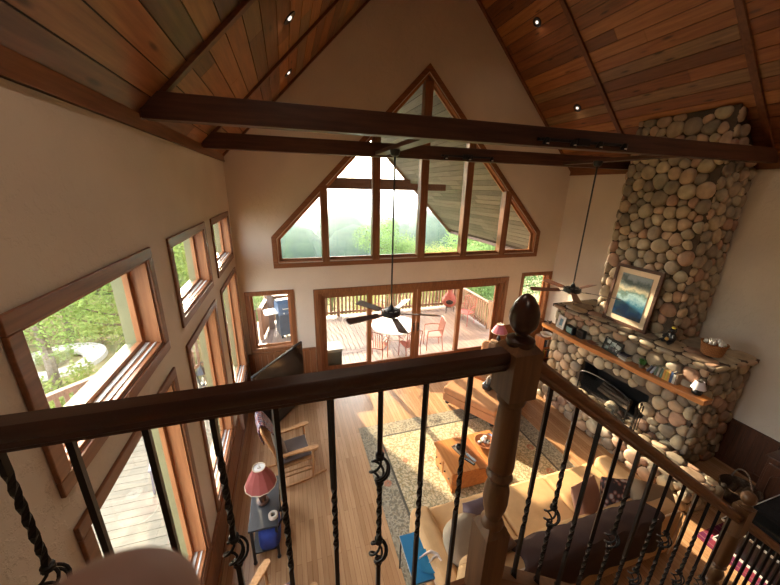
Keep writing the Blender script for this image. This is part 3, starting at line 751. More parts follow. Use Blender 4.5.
def photocol():
    m, nt, out = newmat('collage_photos'); b = bsdf(nt, out, .3)
    vo = nd(nt, 'ShaderNodeTexVoronoi', distance='CHEBYCHEV'); vo.inputs['Scale'].default_value = 14; nt.links.new(coords(nt), vo.inputs['Vector'])
    hs = nd(nt, 'ShaderNodeSeparateColor'); nt.links.new(vo.outputs['Color'], hs.inputs[0])
    nt.links.new(ramp(nt, hs.outputs[0], [(0, (.03, .03, .04)), (.3, (.20, .26, .25)), (.5, (.10, .08, .09)), (.7, (.45, .50, .50)), (1, (.65, .66, .64))], 'CONSTANT'), b.inputs['Base Color']); return m
t = frame('collage_frame', 'black collage frame with several snapshots on the mantel centre', 'photo frame', (5.90, 4.20, ZM), .40, .27, .018, R(14), -PI/2-.1, M['black'], M['black'], 0)
pc = photocol(); T = Matrix.Rotation(-R(14), 4, 'X')
for (x, z, a) in ((-.115, .19, .1), (.01, .18, -.1), (.12, .16, .15), (-.12, .075, -.2), (-.01, .10, .1), (.09, .07, 0)):
    b = MB(); b.box(-.05, .05, -.002, 0, -.038, .038, 0, T @ TR((x, -.014, z), (0, a, 0))); b.obj('snapshot', pc, t)
cols = [(.06, .06, .09), (.10, .16, .13), (.30, .28, .24), (.05, .09, .20), (.55, .42, .08), (.60, .30, .07), (.30, .33, .42), (.45, .12, .06), (.55, .55, .50), (.18, .12, .08)]
BM = [plain('book_cover_%d' % i, c, .5, var=.08) for i, c in enumerate(cols)]; PG = plain('book_pages', (.66, .58, .42), .8, var=.05)
def book(label, loc, w, h, th, cm, e=(0, 0, 0), group=None):
    t = thing('book', label, 'book', loc, 0, group); t.rotation_euler = e
    b = MB(); b.box(0, th, -w/2, -w/2+.003, 0, h); b.box(0, .003, -w/2+.003, w/2, 0, h); b.box(th-.003, th, -w/2+.003, w/2, 0, h); b.obj('cover', cm, t)
    b = MB(); b.box(.0035, th-.0035, -w/2+.004, w/2-.006, .004, h-.004); b.obj('pages', PG, t); return t
names = ['dark navy', 'dark green', 'grey', 'blue', 'yellow', 'orange', 'pale blue', 'red', 'off-white', 'brown']
y = 3.50; order = [0, 6, 1, 2, 1, 5, 4, 5, 3, 8, 9]
lab = {0: 'leftmost dark navy book leaning in the mantel row', 1: 'pale blue book leaning second in the mantel row', 2: 'first dark green book in the mantel row', 3: 'grey book between the two dark green books', 4: 'second dark green book of the mantel row', 5: 'orange book left of the yellow one in the mantel row', 6: 'yellow book between two orange books on the mantel', 7: 'orange book right of the yellow one in the mantel row', 8: 'blue book near the right of the mantel row', 9: 'off-white book next to last in the mantel row', 10: 'brown book closing the mantel row at the right'}
for i, k in enumerate(order):
    th = rnd.uniform(.026, .036); h = rnd.uniform(.17, .20) if i > 1 else .16
    lean = (.42 if i == 0 else .36) if i < 2 else (.05 if i < 5 else .0)
    gap = .026 if i < 2 else .004
    x = ft(y)-.10
    bk2 = book(lab[i], (x, y, ZM+(.001 if not lean else th*math.sin(lean)+.001)), .13, h, th, BM[k], (0, lean, -PI/2), 'upright books on the mantel')
    y -= th+gap+(.008 if lean else 0)
# flat stack of books
for i, (w_, k) in enumerate(((.20, 8), (.19, 2), (.18, 0))):
    t = thing('book', ['off-white book at the bottom of the flat stack on the mantel', 'grey book in the middle of the flat stack on the mantel', 'dark book on top of the flat stack on the mantel'][i], 'book', (5.93, 3.93, ZM+i*.032), -.2+i*.1, 'stacked books on the mantel')
    b = MB(); b.box(-.075, .075, -w_/2, w_/2, 0, .003); b.box(-.075, .075, -w_/2, w_/2, .028, .031); b.box(-.075, -.072, -w_/2, w_/2, .003, .028); b.obj('cover', BM[k], t)
    b = MB(); b.box(-.071, .07, -w_/2+.004, w_/2-.004, .0035, .0275); b.obj('pages', PG, t)
t = thing('potted_plant', 'small bushy green plant between stacked books and the upright book row', 'plant', (5.93, 3.61, ZM))
b = MB(); b.lathe([(.035, 0), (.045, .05), (.05, .07), (.042, .07), (.04, .055)], 16); b.obj('pot', BM[9], t, smooth=True)
b = MB()
for i in range(70):
    a = rnd.uniform(0, 2*PI); r = rnd.uniform(.01, .07); z = rnd.uniform(.08, .19)
    b.tube([(0, 0, .05), (r*.5*math.cos(a), r*.5*math.sin(a), z*.7), (r*math.cos(a), r*math.sin(a), z)], [.003, .009, .001], 4)
b.obj('leaves', M['green'], t, smooth=True)
t = thing('table_lamp', 'little white-shaded lamp on a dark base at the near mantel end', 'lamp', (6.0, 2.78, ZM))
b = MB(); b.lathe([(.06, 0), (.065, .02), (.06, .06), (.03, .09), (.01, .10), (.01, .14)], 20); b.obj('lamp_base', M['black'], t, smooth=True)
b = MB(); b.lathe([(.095, .10), (.055, .22), (.053, .22), (.092, .10)], 24, cap=False); b.obj('lamp_shade', plain('white_shade', (.70, .64, .66), .7, var=.03), t, smooth=True)
# hearth tools
t = thing('fireplace_screen', 'black arched wire fireplace screen standing on the hearth', 'fireplace screen', (5.80, 4.1, .375))
b = MB(); pts = [(0, -.55, 0), (0, -.55, .45)]+[(0, -.55*math.cos(a), .45+.12*math.sin(a)) for a in [PI*i/10 for i in range(1, 10)]]+[(0, .55, .45), (0, .55, 0)]
b.tube(pts, .012, 6); b.bar((0, -.55, .01), (0, .55, .01), .012); b.box(-.08, .08, -.5, -.48, 0, .015); b.box(-.08, .08, .48, .5, 0, .015); b.obj('frame', M['iron'], t)
b = MB()
for i in range(46): y = -.53+1.06*i/45; b.bar((0, y, .01), (0, y, .45+.11*math.sqrt(max(0, 1-(y/.55)**2))), .0022, n=3)
for i in range(18): z = .03+.024*i; b.bar((0, -.54, z), (0, .54, z), .0022, n=3)
b.obj('mesh', plain('soot_black_wire', (.006, .006, .006), .9, spec=.05), t)
t = thing('fireplace_tools', 'black iron stand of fireplace tools on the hearth near the opening', 'fireplace tools', (5.62, 3.25, .375))
b = MB(); b.lathe([(.10, 0), (.10, .012), (.03, .03), (.01, .04), (.01, .62), (.02, .65), (.012, .68)], 16); b.tube([(-.07, 0, .58), (.07, 0, .58)], .006); b.obj('stand', M['iron'], t, smooth=True)
for k, (x, lab_) in enumerate(((-.07, 'shovel'), (.07, 'poker'), (0, 'brush'))):
    y = .06 if k == 2 else 0; b = MB(); b.bar((x, y, .10), (x, y, .56), .006); b.bar((x, y, .5), (x, y, .6), .012)
    if k == 0: b.box(x-.045, x+.045, y-.008, y+.008, .04, .14)
    if k == 2: b.ball((x, y, .10), (.03, .03, .05))
    b.obj(lab_, M['iron'], t)
M['soot'] = plain('cast_iron_soot', (.012, .012, .012), .85, spec=.1)
t = thing('kettle', 'black cast-iron kettle sitting on the stone hearth', 'kettle', (5.55, 3.62, .375), .7)
b = MB(); b.lathe([(.08, 0), (.12, .04), (.125, .09), (.09, .14), (.05, .15), (.05, .16), (.01, .17), (.012, .185), (.001, .19)], 20); b.tube([(.10, 0, .07), (.16, 0, .11), (.19, 0, .14)], [.025, .015, .012]); b.obj('body', M['soot'], t, smooth=True)
b = MB(); b.tube([(-.10, 0, .12), (-.08, 0, .24), (0, 0, .28), (.08, 0, .24), (.10, 0, .12)], .007); b.obj('handle', M['soot'], t, smooth=True)
t = thing('log_basket', 'dark round log basket with tall hoop handle beside the fireplace', 'basket', (6.35, 2.06, .0))
b = MB(); b.lathe([(.17, .0), (.21, .05), (.235, .24), (.245, .25), (.235, .26), (.22, .24), (.20, .06), (.02, .03)], 28, cap=False); b.obj('basket', wicker('dark_wicker', (.14, .085, .05), .8), t, smooth=True)
b = MB(); b.tube([(.235*math.cos(a), 0, .22+.30*math.sin(a)) for a in [PI*i/20 for i in range(21)]], .012, 8, T=Matrix.Rotation(.9, 4, 'Z')); b.obj('handle', wicker('hoop_wicker', (.32, .22, .15), .8), t, smooth=True)
t = thing('firewood_stack', 'short split logs piled inside the round log basket', 'firewood', (6.35, 2.06, 0.04))
b = MB()
for i in range(5): a = i*1.25; b.bar((.08*math.cos(a)-.1, .08*math.sin(a), .06+.03*i), (.08*math.cos(a)+.1, .08*math.sin(a)+.03, .07+.03*i), .04, .035, 8)
b.obj('logs', wood('log_bark_dark', (.05, .03, .02), (.14, .09, .05), 'X'), t, smooth=True)
# ------------------------------------------------------------------ ceiling fans, lights
M['fanw'] = wood('fan_blade_walnut', (.045, .016, .009), (.10, .036, .02), 'X', 1, .32, coat=.4)
def fan(label, loc, top, a0, rz_b, bl=.62):
    t = thing('ceiling_fan', label, 'ceiling fan', loc)
    b = MB(); b.bar((0, 0, .09), (0, 0, top), .013, n=10); b.obj('downrod', M['black'], t, smooth=True)
    b = MB(); b.lathe([(.02, top-.09), (.055, top-.07), (.07, top-.02), (.07, top)], 20); b.obj('canopy', M['black'], t, smooth=True)
    b = MB(); b.lathe([(.03, -.075), (.06, -.07), (.085, -.04), (.14, -.03), (.15, .0), (.145, .045), (.10, .06), (.05, .065), (.035, .10), (.015, .14)], 30); mh = b
    b = MB()
    for k in range(10):
        b = mh; a = 2*PI*k/10; b.tube([(.12*math.cos(a+.2*math.cos(q)), .12*math.sin(a+.2*math.cos(q)), .055+.0*q) for q in (0, 1.57, 3.14)], .007, 5, 1)
        b.ball((.115*math.cos(a), .115*math.sin(a), .056), (.014, .014, .008), 8, 5, 1)
    mh.obj('motor_housing', [M['black'], plain('worn_silver', (.35, .33, .30), .35, .9)], t, smooth=True)
    for k in range(5):
        a = a0+2*PI*k/5; T = Matrix.Rotation(a, 4, 'Z')
        b = MB(); T2 = T @ TR((.0, 0, .0), (R(-13), 0, 0))
        w0, w1 = .05, .072; h = .004
        pts = [(.22, -w0), (bl+.1, -w1), (bl+.125, -w1*.6), (bl+.13, 0), (bl+.125, w1*.6), (bl+.1, w1), (.22, w0)]
        b.prism(pts, 'Z', -h, h, 0, T2); bd = b.obj('blade', M['fanw'], t)
        b = MB(); b.box(.12, .27, -.014, .014, -.012, -.005, 0, T2); b.box(.23, .30, -.035, .035, -.009, -.0045, 0, T2); b.obj('blade_arm', M['black'], bd)
    return t
fan('black ceiling fan with dark blades hanging centrally before the patio doors', (1.445, 4.5, 2.64), 2.34, R(194), 0)
fan('black ceiling fan hanging on the right in front of the stone fireplace', (4.90, 4.45, 2.78), 2.20, R(159), 0)
for i, (x, y, side, lab_) in enumerate(((.18, 4.48, -1, 'lower-left recessed ceiling light nearer the camera on the left slope'), (.19, 6.44, -1, 'recessed ceiling light on the left slope nearest the gable wall'), (4.65, 6.13, 1, 'recessed ceiling light high on the right slope'), (5.94, 6.16, 1, 'recessed ceiling light low on the right slope above the tie beams'))):
    z = ZE+(x-XL if side < 0 else XR-x); a = R(45)*(1 if side > 0 else -1)
    t = thing('recessed_light', lab_, 'ceiling light', (x, y, z)); t.rotation_euler = (0, a, 0)
    b = MB(); b.lathe([(.055, -.008), (.085, -.012), (.088, -.004), (.088, .0)], 24, cap=False); b.obj('trim_ring', M['black'], t, smooth=True)
    b = MB(); b.lathe([(.056, -.002), (.001, -.003)], 24, cap=False); b.obj('baffle', plain('baffle_bronze', (.09, .07, .05), .4), t)
    b = MB(); b.ball((0, 0, -.008), (.028, .028, .014), 14, 8); b.obj('bulb', emit('bulb_glow', (1, .86, .7), .8), t, smooth=True)
def track(label, loc, n, L, face):
    t = thing('track_light', label, 'track light', loc)
    b = MB(); b.box(-L/2, L/2, -.03, 0, -.015, .015); b.box(-.09, .09, -.045, 0, -.04, .035); b.obj('track_bar', M['black'], t, bevel=.003)
    for i in range(n):
        x = -L/2+.06+(L-.12)*i/(n-1); b = MB()
        b.bar((x, -.03, 0), (x, -.07, -.01), .01); b.lathe([(.022, .03), (.028, .02), (.038, -.04), (.036, -.04), (.024, .01)], 16, 0, TR((x, -.085, -.02), (R(18), 0, 0)), cap=False); h = b.obj('lamp_head', M['black'], t, smooth=True)
        b = MB(); b.ball((x, -.09, -.05), (.027, .027, .014), 12, 6); b.obj('bulb', plain('frosted_bulb', (.75, .68, .58), .2), h, smooth=True)
track('long black track light with four heads on the near tie beam', (3.33, 3.30, 5.045), 4, 1.25, 0)
track('shorter black track light on the far tie beam right of centre', (3.05, 5.42, 5.03), 3, 1.0, 0)
# ------------------------------------------------------------------ furniture
RW, RL = 3.38, 3.0
b = MB(); b.box(-RW/2, RW/2, -RL/2, RL/2, 0, .012); o = b.obj('area_rug', rugmat(RW, RL, .34), loc=(2.74, 3.66, .001)); tag(o, 'large floral cream and olive area rug with grey-green border under the coffee table', 'rug')
RZ = .0135
def fab(name, c, bmp=.25, sc_=180): return plain(name, c, .9, var=.10, scale=6, spec=.15, bmp=0) if not bmp else _fab(name, c, bmp, sc_)
def _fab(name, c, bmp, s_):
    m, nt, out = newmat(name); b = bsdf(nt, out, .92, 0, .12); n = noise(nt, coords(nt), 5, 3)
    nt.links.new(ramp(nt, n.outputs[0], [(.3, [x*.88 for x in c]), (.7, [min(1, x*1.08) for x in c])]), b.inputs['Base Color'])
    bump(nt, b, noise(nt, coords(nt), s_, 2).outputs[0], bmp, .003); return m
def plaidmat(name, a, b_, c, s=9):
    m, nt, out = newmat(name); bb = bsdf(nt, out, .9, 0, .1); v = coords(nt)
    cur = None
    ck = nd(nt, 'ShaderNodeTexChecker'); ck.inputs['Scale'].default_value = s; ck.inputs[1].default_value = c4(a); ck.inputs[2].default_value = c4(b_); nt.links.new(v, ck.inputs[0])
    w1 = nd(nt, 'ShaderNodeTexWave', bands_direction='X'); w1.inputs['Scale'].default_value = s*.5; nt.links.new(v, w1.inputs[0])
    w2 = nd(nt, 'ShaderNodeTexWave', bands_direction='Z'); w2.inputs['Scale'].default_value = s*.5; nt.links.new(v, w2.inputs[0])
    ad = nd(nt, 'ShaderNodeMath', operation='MAXIMUM'); nt.links.new(w1.outputs[1], ad.inputs[0]); nt.links.new(w2.outputs[1], ad.inputs[1])
    f = ramp(nt, ad.outputs[0], [(.90, (0, 0, 0)), (.96, (1, 1, 1))])
    mx = nd(nt, 'ShaderNodeMix', data_type='RGBA'); mx.inputs[7].default_value = c4(c); nt.links.new(f, mx.inputs[0]); nt.links.new(ck.outputs[0], mx.inputs[6]); nt.links.new(mx.outputs[2], bb.inputs['Base Color']); return m
M['oak'] = wood('golden_oak', (.36, .17, .065), (.58, .32, .14), 'Z', 1.3, .4); M['ctab'] = wood('orange_pine', (.42, .14, .035), (.62, .25, .07), 'Y', .9, .35, coat=.3, knots=.4)
# coffee table
t = thing('coffee_table', 'orange pine chest-style coffee table with drawers standing on the rug', 'coffee table', (2.63, 3.66, RZ))
b = MB(); b.box(-.50, .50, -.30, .30, .05, .40)
for x in (-.5, .43):
    for y in (-.30, .23): b.box(x, x+.07, y, y+.07, 0, .05)
b.obj('body', M['ctab'], t, bevel=.006)
for x0, x1 in ((-.54, -.085), (.085, .54)):
    b = MB(); b.box(x0, x1, -.345, .345, .40, .435); b.obj('top_lid', M['ctab'], t, bevel=.008)
b = MB(); b.box(-.085, .085, -.345, .345, .40, .415); b.obj('centre_panel', wood('panel_pine', (.27, .085, .025), (.40, .14, .04), 'Y', 1, .4), t)
for y in (-.15, .15):
    b = MB(); b.box(-.515, -.501, y-.135, y+.135, .09, .36); d = b.obj('drawer', M['ctab'], t, bevel=.005)
    for yy in (-.07, .07): b = MB(); b.ball((-.527, y+yy, .23), (.014, .014, .014), 10, 6); b.obj('knob', M['black'], d, smooth=True)
ZT = RZ+.437
t = thing('decorative_bowl', 'wide terracotta bowl of pale stones and shells on the coffee table', 'bowl', (2.90, 3.73, ZT))
b = MB(); b.lathe([(.07, 0), (.12, .012), (.175, .06), (.168, .062), (.115, .022), (.002, .014)], 32, cap=False); b.obj('bowl', plain('terracotta', (.42, .15, .06), .4), t, smooth=True)
bm_ = [plain('shell_cream', (.70, .62, .46), .5), plain('stone_dark', (.06, .055, .05), .5), plain('shell_grey', (.35, .33, .32), .5)]
for i in range(15):
    a = rnd.uniform(0, 6.28); r = rnd.uniform(0, .11)
    b = MB(); b.ball((0, 0, 0), (rnd.uniform(.02, .035), rnd.uniform(.018, .03), .02), 10, 7)
    o = b.obj('decorative_stone', bm_[i % 3], smooth=True, loc=(2.90+r*math.cos(a), 3.73+r*math.sin(a), ZT+.042+(.11-r)*.12)); o.rotation_euler = (0, 0, a); tag(o, 'one of the %s heaped in the terracotta bowl' % ['cream shells', 'dark pebbles', 'grey pebbles'][i % 3], 'stone', ['cream shells in the bowl', 'dark pebbles in the bowl', 'grey pebbles in the bowl'][i % 3])
t = thing('candle', 'white pillar candle standing upright in the terracotta bowl', 'candle', (2.90, 3.75, ZT+.05)); b = MB(); b.lathe([(.032, 0), (.032, .085), (.028, .09), (.004, .086)], 18); b.obj('wax', M['white'], t, smooth=True); b = MB(); b.bar((0, 0, .085), (0, 0, .10), .002); b.obj('wick', M['black'], t)
t = thing('candle_tray', 'small rectangular grey tray on the left coffee table lid', 'tray', (2.42, 3.72, ZT), .25); b = MB(); b.box(-.07, .07, -.12, .12, 0, .008); b.box(-.07, .07, -.12, -.112, .008, .016); b.box(-.07, .07, .112, .12, .008, .016); b.box(-.07, -.062, -.112, .112, .008, .016); b.box(.062, .07, -.112, .112, .008, .016); b.obj('tray', plain('slate_tray', (.16, .13, .10), .5), t)
t = thing('tealight_holder', 'dark round candle jar on the small grey tray', 'candle holder', (2.42, 3.74, ZT+.009)); b = MB(); b.lathe([(.035, 0), (.05, .02), (.052, .05), (.04, .075), (.034, .075), (.042, .04), (.002, .03)], 20, cap=False); b.obj('jar', M['black'], t, smooth=True)
for (x, y, a, lab_, c) in ((2.46, 3.46, .5, 'black remote control nearest the table corner beside the tray', 0), (2.52, 3.52, .35, 'grey remote control next to the black one', 1)):
    t = thing('remote_control', lab_, 'remote control', (x, y, ZT), a); b = MB(); b.box(-.022, .022, -.09, .09, 0, .018); b.obj('case', [M['black'], plain('grey_plastic', (.22, .24, .27), .4)][c], t, bevel=.005)
    b = MB(); [b.box(-.014+.011*i, -.007+.011*i, -.07+.02*j, -.058+.02*j, .018, .0205) for i in range(3) for j in range(7)]; b.obj('buttons', plain('button_grey', (.3, .3, .3), .5), t)
t = thing('blue_dish', 'tiny blue and white dish at the back of the coffee table', 'dish', (3.08, 3.86, ZT)); b = MB(); b.lathe([(.03, 0), (.055, .012), (.052, .016), (.02, .005), (.001, .005)], 18, cap=False); b.obj('dish', plain('blue_glaze', (.18, .28, .5), .3), t, smooth=True)
# upholstery helpers
def cushion(b, c, d, mi=0, T=None, p=.55): b.ball(c, (d[0]/2, d[1]/2, d[2]/2), 24, 14, mi, T, p)
M['sofa'] = _fab('tan_upholstery', (.58, .35, .165), .3, 160); M['piping'] = fab('cream_piping', (.70, .56, .40)); M['throw'] = _fab('brown_throw', (.075, .045, .037), .5, 90)
sofa = thing('sofa', 'long tan sofa with rounded arms facing the coffee table', 'sofa', (2.9, 2.35, RZ))
b = MB(); b.box(-1.50, 1.50, -.52, .56, .08, .30); b.obj('base', M['sofa'], sofa, bevel=.03)
b = MB(); b.box(-1.5, 1.5, -.60, -.34, .08, .84); b.obj('backrest', M['sofa'], sofa, bevel=.09, seg=5)
for s in (-1, 1):
    b = MB(); b.box(s*1.53-.14, s*1.53+.14, -.58, .56, .08, .60); b.obj('armrest', M['sofa'], sofa, bevel=.10, seg=5)
for i in range(3):
    x = -.93+.93*i; b = MB(); b.box(x-.455, x+.455, -.34, .58, .30, .47); b.obj('seat_cushion', M['sofa'], sofa, bevel=.05, seg=4)
    b = MB(); cushion(b, (x, -.28, .60), (.93, .12, .30), T=None, p=.5); b.obj('back_cushion', M['sofa'], sofa, smooth=True)
for x in (-1.55, 1.55):
    for y in (-.5, .48): b = MB(); b.lathe([(.02, 0), (.035, .03), (.03, .08)], 12, 0, TR((x, y, 0))); b.obj('foot', M['black'], sofa, smooth=True)
b = MB(); b.tube([(-1.46, -.603, .1), (-1.47, -.60, .78), (-1.40, -.585, .825), (1.40, -.585, .825), (1.47, -.60, .78), (1.46, -.603, .1)], .010, 6); b.tube([(-1.66, .5, .50), (-1.665, -.45, .51), (-1.6, -.57, .52)], .009, 6); b.tube([(1.66, .5, .50), (1.665, -.45, .51), (1.6, -.57, .52)], .009, 6); b.obj('piping', M['piping'], sofa)
# throw draped over back and seat
b = MB(); nx, ny = 40, 24; vs = []; path = [(-.625, .36), (-.63, .55), (-.628, .76), (-.59, .84), (-.47, .862), (-.35, .845), (-.305, .78), (-.295, .66)]
def pl(t):
    t *= len(path)-1; i = min(int(t), len(path)-2); f = t-i; a, c = path[i], path[i+1]; return a[0]+(c[0]-a[0])*f, a[1]+(c[1]-a[1])*f
for j in range(ny+1):
    for i in range(nx+1):
        u = i/nx; tt = j/ny*(.90+.1*math.sin(u*5+.5)); y, z = pl(tt); x = -.85+1.95*u+.04*math.sin(j*.6)
        vs.append((x, y+.008*math.sin(x*22+j*.3), z+.012*math.sin(x*17+j*.5)))
fs = [(j*(nx+1)+i, j*(nx+1)+i+1, (j+1)*(nx+1)+i+1, (j+1)*(nx+1)+i) for j in range(ny) for i in range(nx)]
b.add(vs, fs); o = b.obj('throw_blanket', M['throw'], smooth=True, loc=(2.9, 2.35, RZ)); md = o.modifiers.new('solid', 'SOLIDIFY'); md.thickness = .012; md.offset = 1
tag(o, 'dark brown throw blanket draped over the back of the tan sofa', 'blanket')
def pillow(label, loc, e, d, mat, name='throw_pillow'):
    b = MB(); n = 14; vs = []; fs = []
    for s in (1, -1):
        for j in range(n+1):
            for i in range(n+1):
                u, v = i/n*2-1, j/n*2-1; e_ = (1-u**4)*(1-v**4); k = 1-.10*(1-abs(u*v))*(abs(u)**3+abs(v)**3)*.6
                vs.append((u*d[0]/2*k, s*(d[1]/2)*(max(e_, 0)**.45)*.95+s*.004, v*d[2]/2*k))
    m_ = (n+1)**2
    for s in (0, 1):
        for j in range(n):
            for i in range(n):
                q = (s*m_+j*(n+1)+i, s*m_+j*(n+1)+i+1, s*m_+(j+1)*(n+1)+i+1, s*m_+(j+1)*(n+1)+i); fs.append(q[::-1] if s == 0 else q)
    ed = [j*(n+1) for j in range(n+1)]
    for i in range(n):
        for (a, c) in ((i, i+1), (n*(n+1)+i+1, n*(n+1)+i), ((i+1)*(n+1), i*(n+1)), (i*(n+1)+n, (i+1)*(n+1)+n)): fs.append((a, c, c+m_, a+m_)[::-1])
    b.add(vs, fs); o = b.obj(name, mat, smooth=True, loc=loc); o.rotation_euler = e; return tag(o, label, 'pillow')
S0 = (2.9, 2.35, RZ)
pillow('rose-tan square pillow leaning on the sofa in the sunlight', (3.46, 2.28, .70), (-.5, .1, .2), (.50, .16, .46), _fab('rose_tan', (.42, .22, .15), .3, 150))
M['floral'] = None
m, nt, out = newmat('dark_floral_cloth'); bb = bsdf(nt, out, .9); vo = nd(nt, 'ShaderNodeTexVoronoi'); vo.inputs['Scale'].default_value = 16; nt.links.new(coords(nt), vo.inputs['Vector'])
nt.links.new(ramp(nt, vo.outputs[0], [(.25, (.62, .52, .46)), (.42, (.35, .14, .10)), (.6, (.06, .04, .04))]), bb.inputs['Base Color']); M['floral'] = m
pillow('dark floral pillow with pale blossoms beside the rose-tan pillow', (3.88, 2.22, .72), (-.45, .15, -.25), (.44, .17, .42), M['floral'])
pillow('wide plump tan-brown pillow resting on the right sofa arm', (4.25, 2.02, .74), (-.9, .3, -.3), (.62, .24, .42), _fab('taupe_brown', (.30, .20, .12), .3, 150))
b = MB(); b.ball((0, 0, 0), (.27, .12, .23), 26, 16, 0, None, .72); o = b.obj('throw_pillow', _fab('beige_twill', (.40, .31, .21), .3, 150), smooth=True, loc=(1.70, 2.30, .68)); o.rotation_euler = (-.75, 0, .25); tag(o, 'large round-edged beige pillow at the left end of the sofa', 'pillow')
pillow('mauve-grey pillow standing behind the newel post on the sofa', (1.95, 2.46, .72), (-.4, .1, .1), (.40, .15, .42), _fab('mauve_grey', (.23, .17, .18), .3, 150))
pillow('small black and white patterned pillow on the left sofa seat', (1.98, 2.18, .86), (-.9, .0, .3), (.32, .12, .26), M['floral'])
pillow('flat oval brown pillow low on the left part of the sofa', (1.92, 2.02, .92), (-1.3, .0, .3), (.34, .10, .24), _fab('cocoa', (.20, .12, .08), .3, 150))
# blue side table with antler and dish
t = thing('side_table', 'bright blue square side table on black legs beside the sofa arm', 'side table', (1.175, 2.36, RZ), -.02)
b = MB(); b.box(-.165, .165, -.26, .26, .515, .54); b.obj('tabletop', plain('teal_blue_paint', (.025, .16, .30), .35, var=.05), t, bevel=.004)
b = MB(); b.box(-.167, .167, -.262, .262, .508, .516); b.obj('edge_trim', M['piping'], t)
for x in (-.15, .15):
    for y in (-.245, .245): b = MB(); b.bar((x, y, 0), (x, y, .508), .010, sq=True); b.obj('leg', M['black'], t)
t = thing('glass_dish', 'round blue glass dish on the blue side table', 'dish', (1.24, 2.26, RZ+.541)); b = MB(); b.lathe([(.05, 0), (.11, .008), (.13, .02), (.125, .021), (.06, .010), (.001, .008)], 30, cap=False); b.obj('dish', plain('blue_glass', (.04, .20, .34), .12), t, smooth=True)
t = thing('antler', 'pale forked antler lying in the blue glass dish', 'antler', (1.27, 2.25, RZ+.563), .4)
b = MB(); b.tube([(.06, -.08, .02), (.075, 0, .03), (.04, .06, .04), (-.03, .085, .03), (-.11, .10, .015)], [.02, .02, .016, .012, .004], 8); b.tube([(.07, -.02, .03), (.02, .0, .035), (-.05, .0, .02)], [.016, .012, .004], 8); b.tube([(.06, -.08, .02), (.02, -.09, .02), (-.03, -.09, .02)], [.018, .012, .004], 8); b.obj('antler', plain('bone', (.66, .52, .42), .5, var=.25, scale=18), t, smooth=True)
# ottoman + armchair
M['leath'] = _fab('rust_tan_upholstery', (.42, .21, .10), .2, 90)
def soft(label, name, cat, loc, rz, chair):
    t = thing(name, label, cat, loc, rz)
    w, d = (.60, .40) if not chair else (.62, .42)
    b = MB(); b.box(-w, w, -d, d, .10, .28); b.obj('base', M['leath'], t, bevel=.02)
    b = MB(); b.box(-w+.0 if not chair else -.40, w if not chair else .40, -d-.01, d+.01, .281, .43); b.obj('seat_cushion', M['leath'], t, bevel=.045, seg=4)
    if chair:
        b = MB(); b.box(-w, w, d-.16, d+.10, .281, .92); b.obj('backrest', M['leath'], t, bevel=.08, seg=4)
        for s in (-1, 1): b = MB(); b.box(s*.51-.11, s*.51+.11, -d, d-.17, .281, .60); b.obj('armrest', M['leath'], t, bevel=.07, seg=4)
    for x in (-w+.08, w-.08):
        for y in (-d+.08, d-.08): b = MB(); b.ball((x, y, .05), .05, 14, 9); b.obj('foot', M['black'], t, smooth=True)
    return t
# local +Y is the back; ottoman long axis runs across
A = math.atan2(.68, 1.15)
soft('rust-tan upholstered ottoman with black ball feet at the rug edge', 'ottoman', 'ottoman', (3.62, 5.12, RZ), A-PI/2, False)
soft('rust-tan armchair behind its ottoman near the patio door', 'armchair', 'armchair', (4.46, 5.62, 0.0), A-PI/2, True)
b = MB(); vs = []; nx, ny = 16, 14; pth = [(.05, .46), (.20, .52), (.24, .80), (.30, .955), (.42, .985), (.54, .93), (.56, .70)]
path = pth
for j in range(ny+1):
    for i in range(nx+1): y, z = pl(j/ny); x = -.42+.62*i/nx; vs.append((x, y+.012*math.sin(x*30+j), z+.015*math.sin(x*19+j*.9)))
fs = [(j*(nx+1)+i, j*(nx+1)+i+1, (j+1)*(nx+1)+i+1, (j+1)*(nx+1)+i) for j in range(ny) for i in range(nx)]; b.add(vs, fs)
o = b.obj('throw_blanket', _fab('fur_throw', (.24, .14, .08), .9, 40), smooth=True, loc=(4.46, 5.62, 0)); o.rotation_euler = (0, 0, A-PI/2); md = o.modifiers.new('solid', 'SOLIDIFY'); md.thickness = .02; md.offset = 1; tag(o, 'shaggy brown fur throw over the back of the armchair by the patio door', 'blanket')
t = thing('handbag', 'black and white handbag lying on the rust-tan ottoman', 'bag', (3.88, 5.12, RZ+.432), .5)
b = MB(); cushion(b, (0, 0, .08), (.34, .20, .17)); b.obj('bag', M['black'], t, smooth=True)
b = MB(); b.tube([(-.12, .0, .14), (-.06, .03, .26), (.06, .03, .26), (.12, 0, .14)], .010, 6); b.obj('handle', M['white'], t, smooth=True)
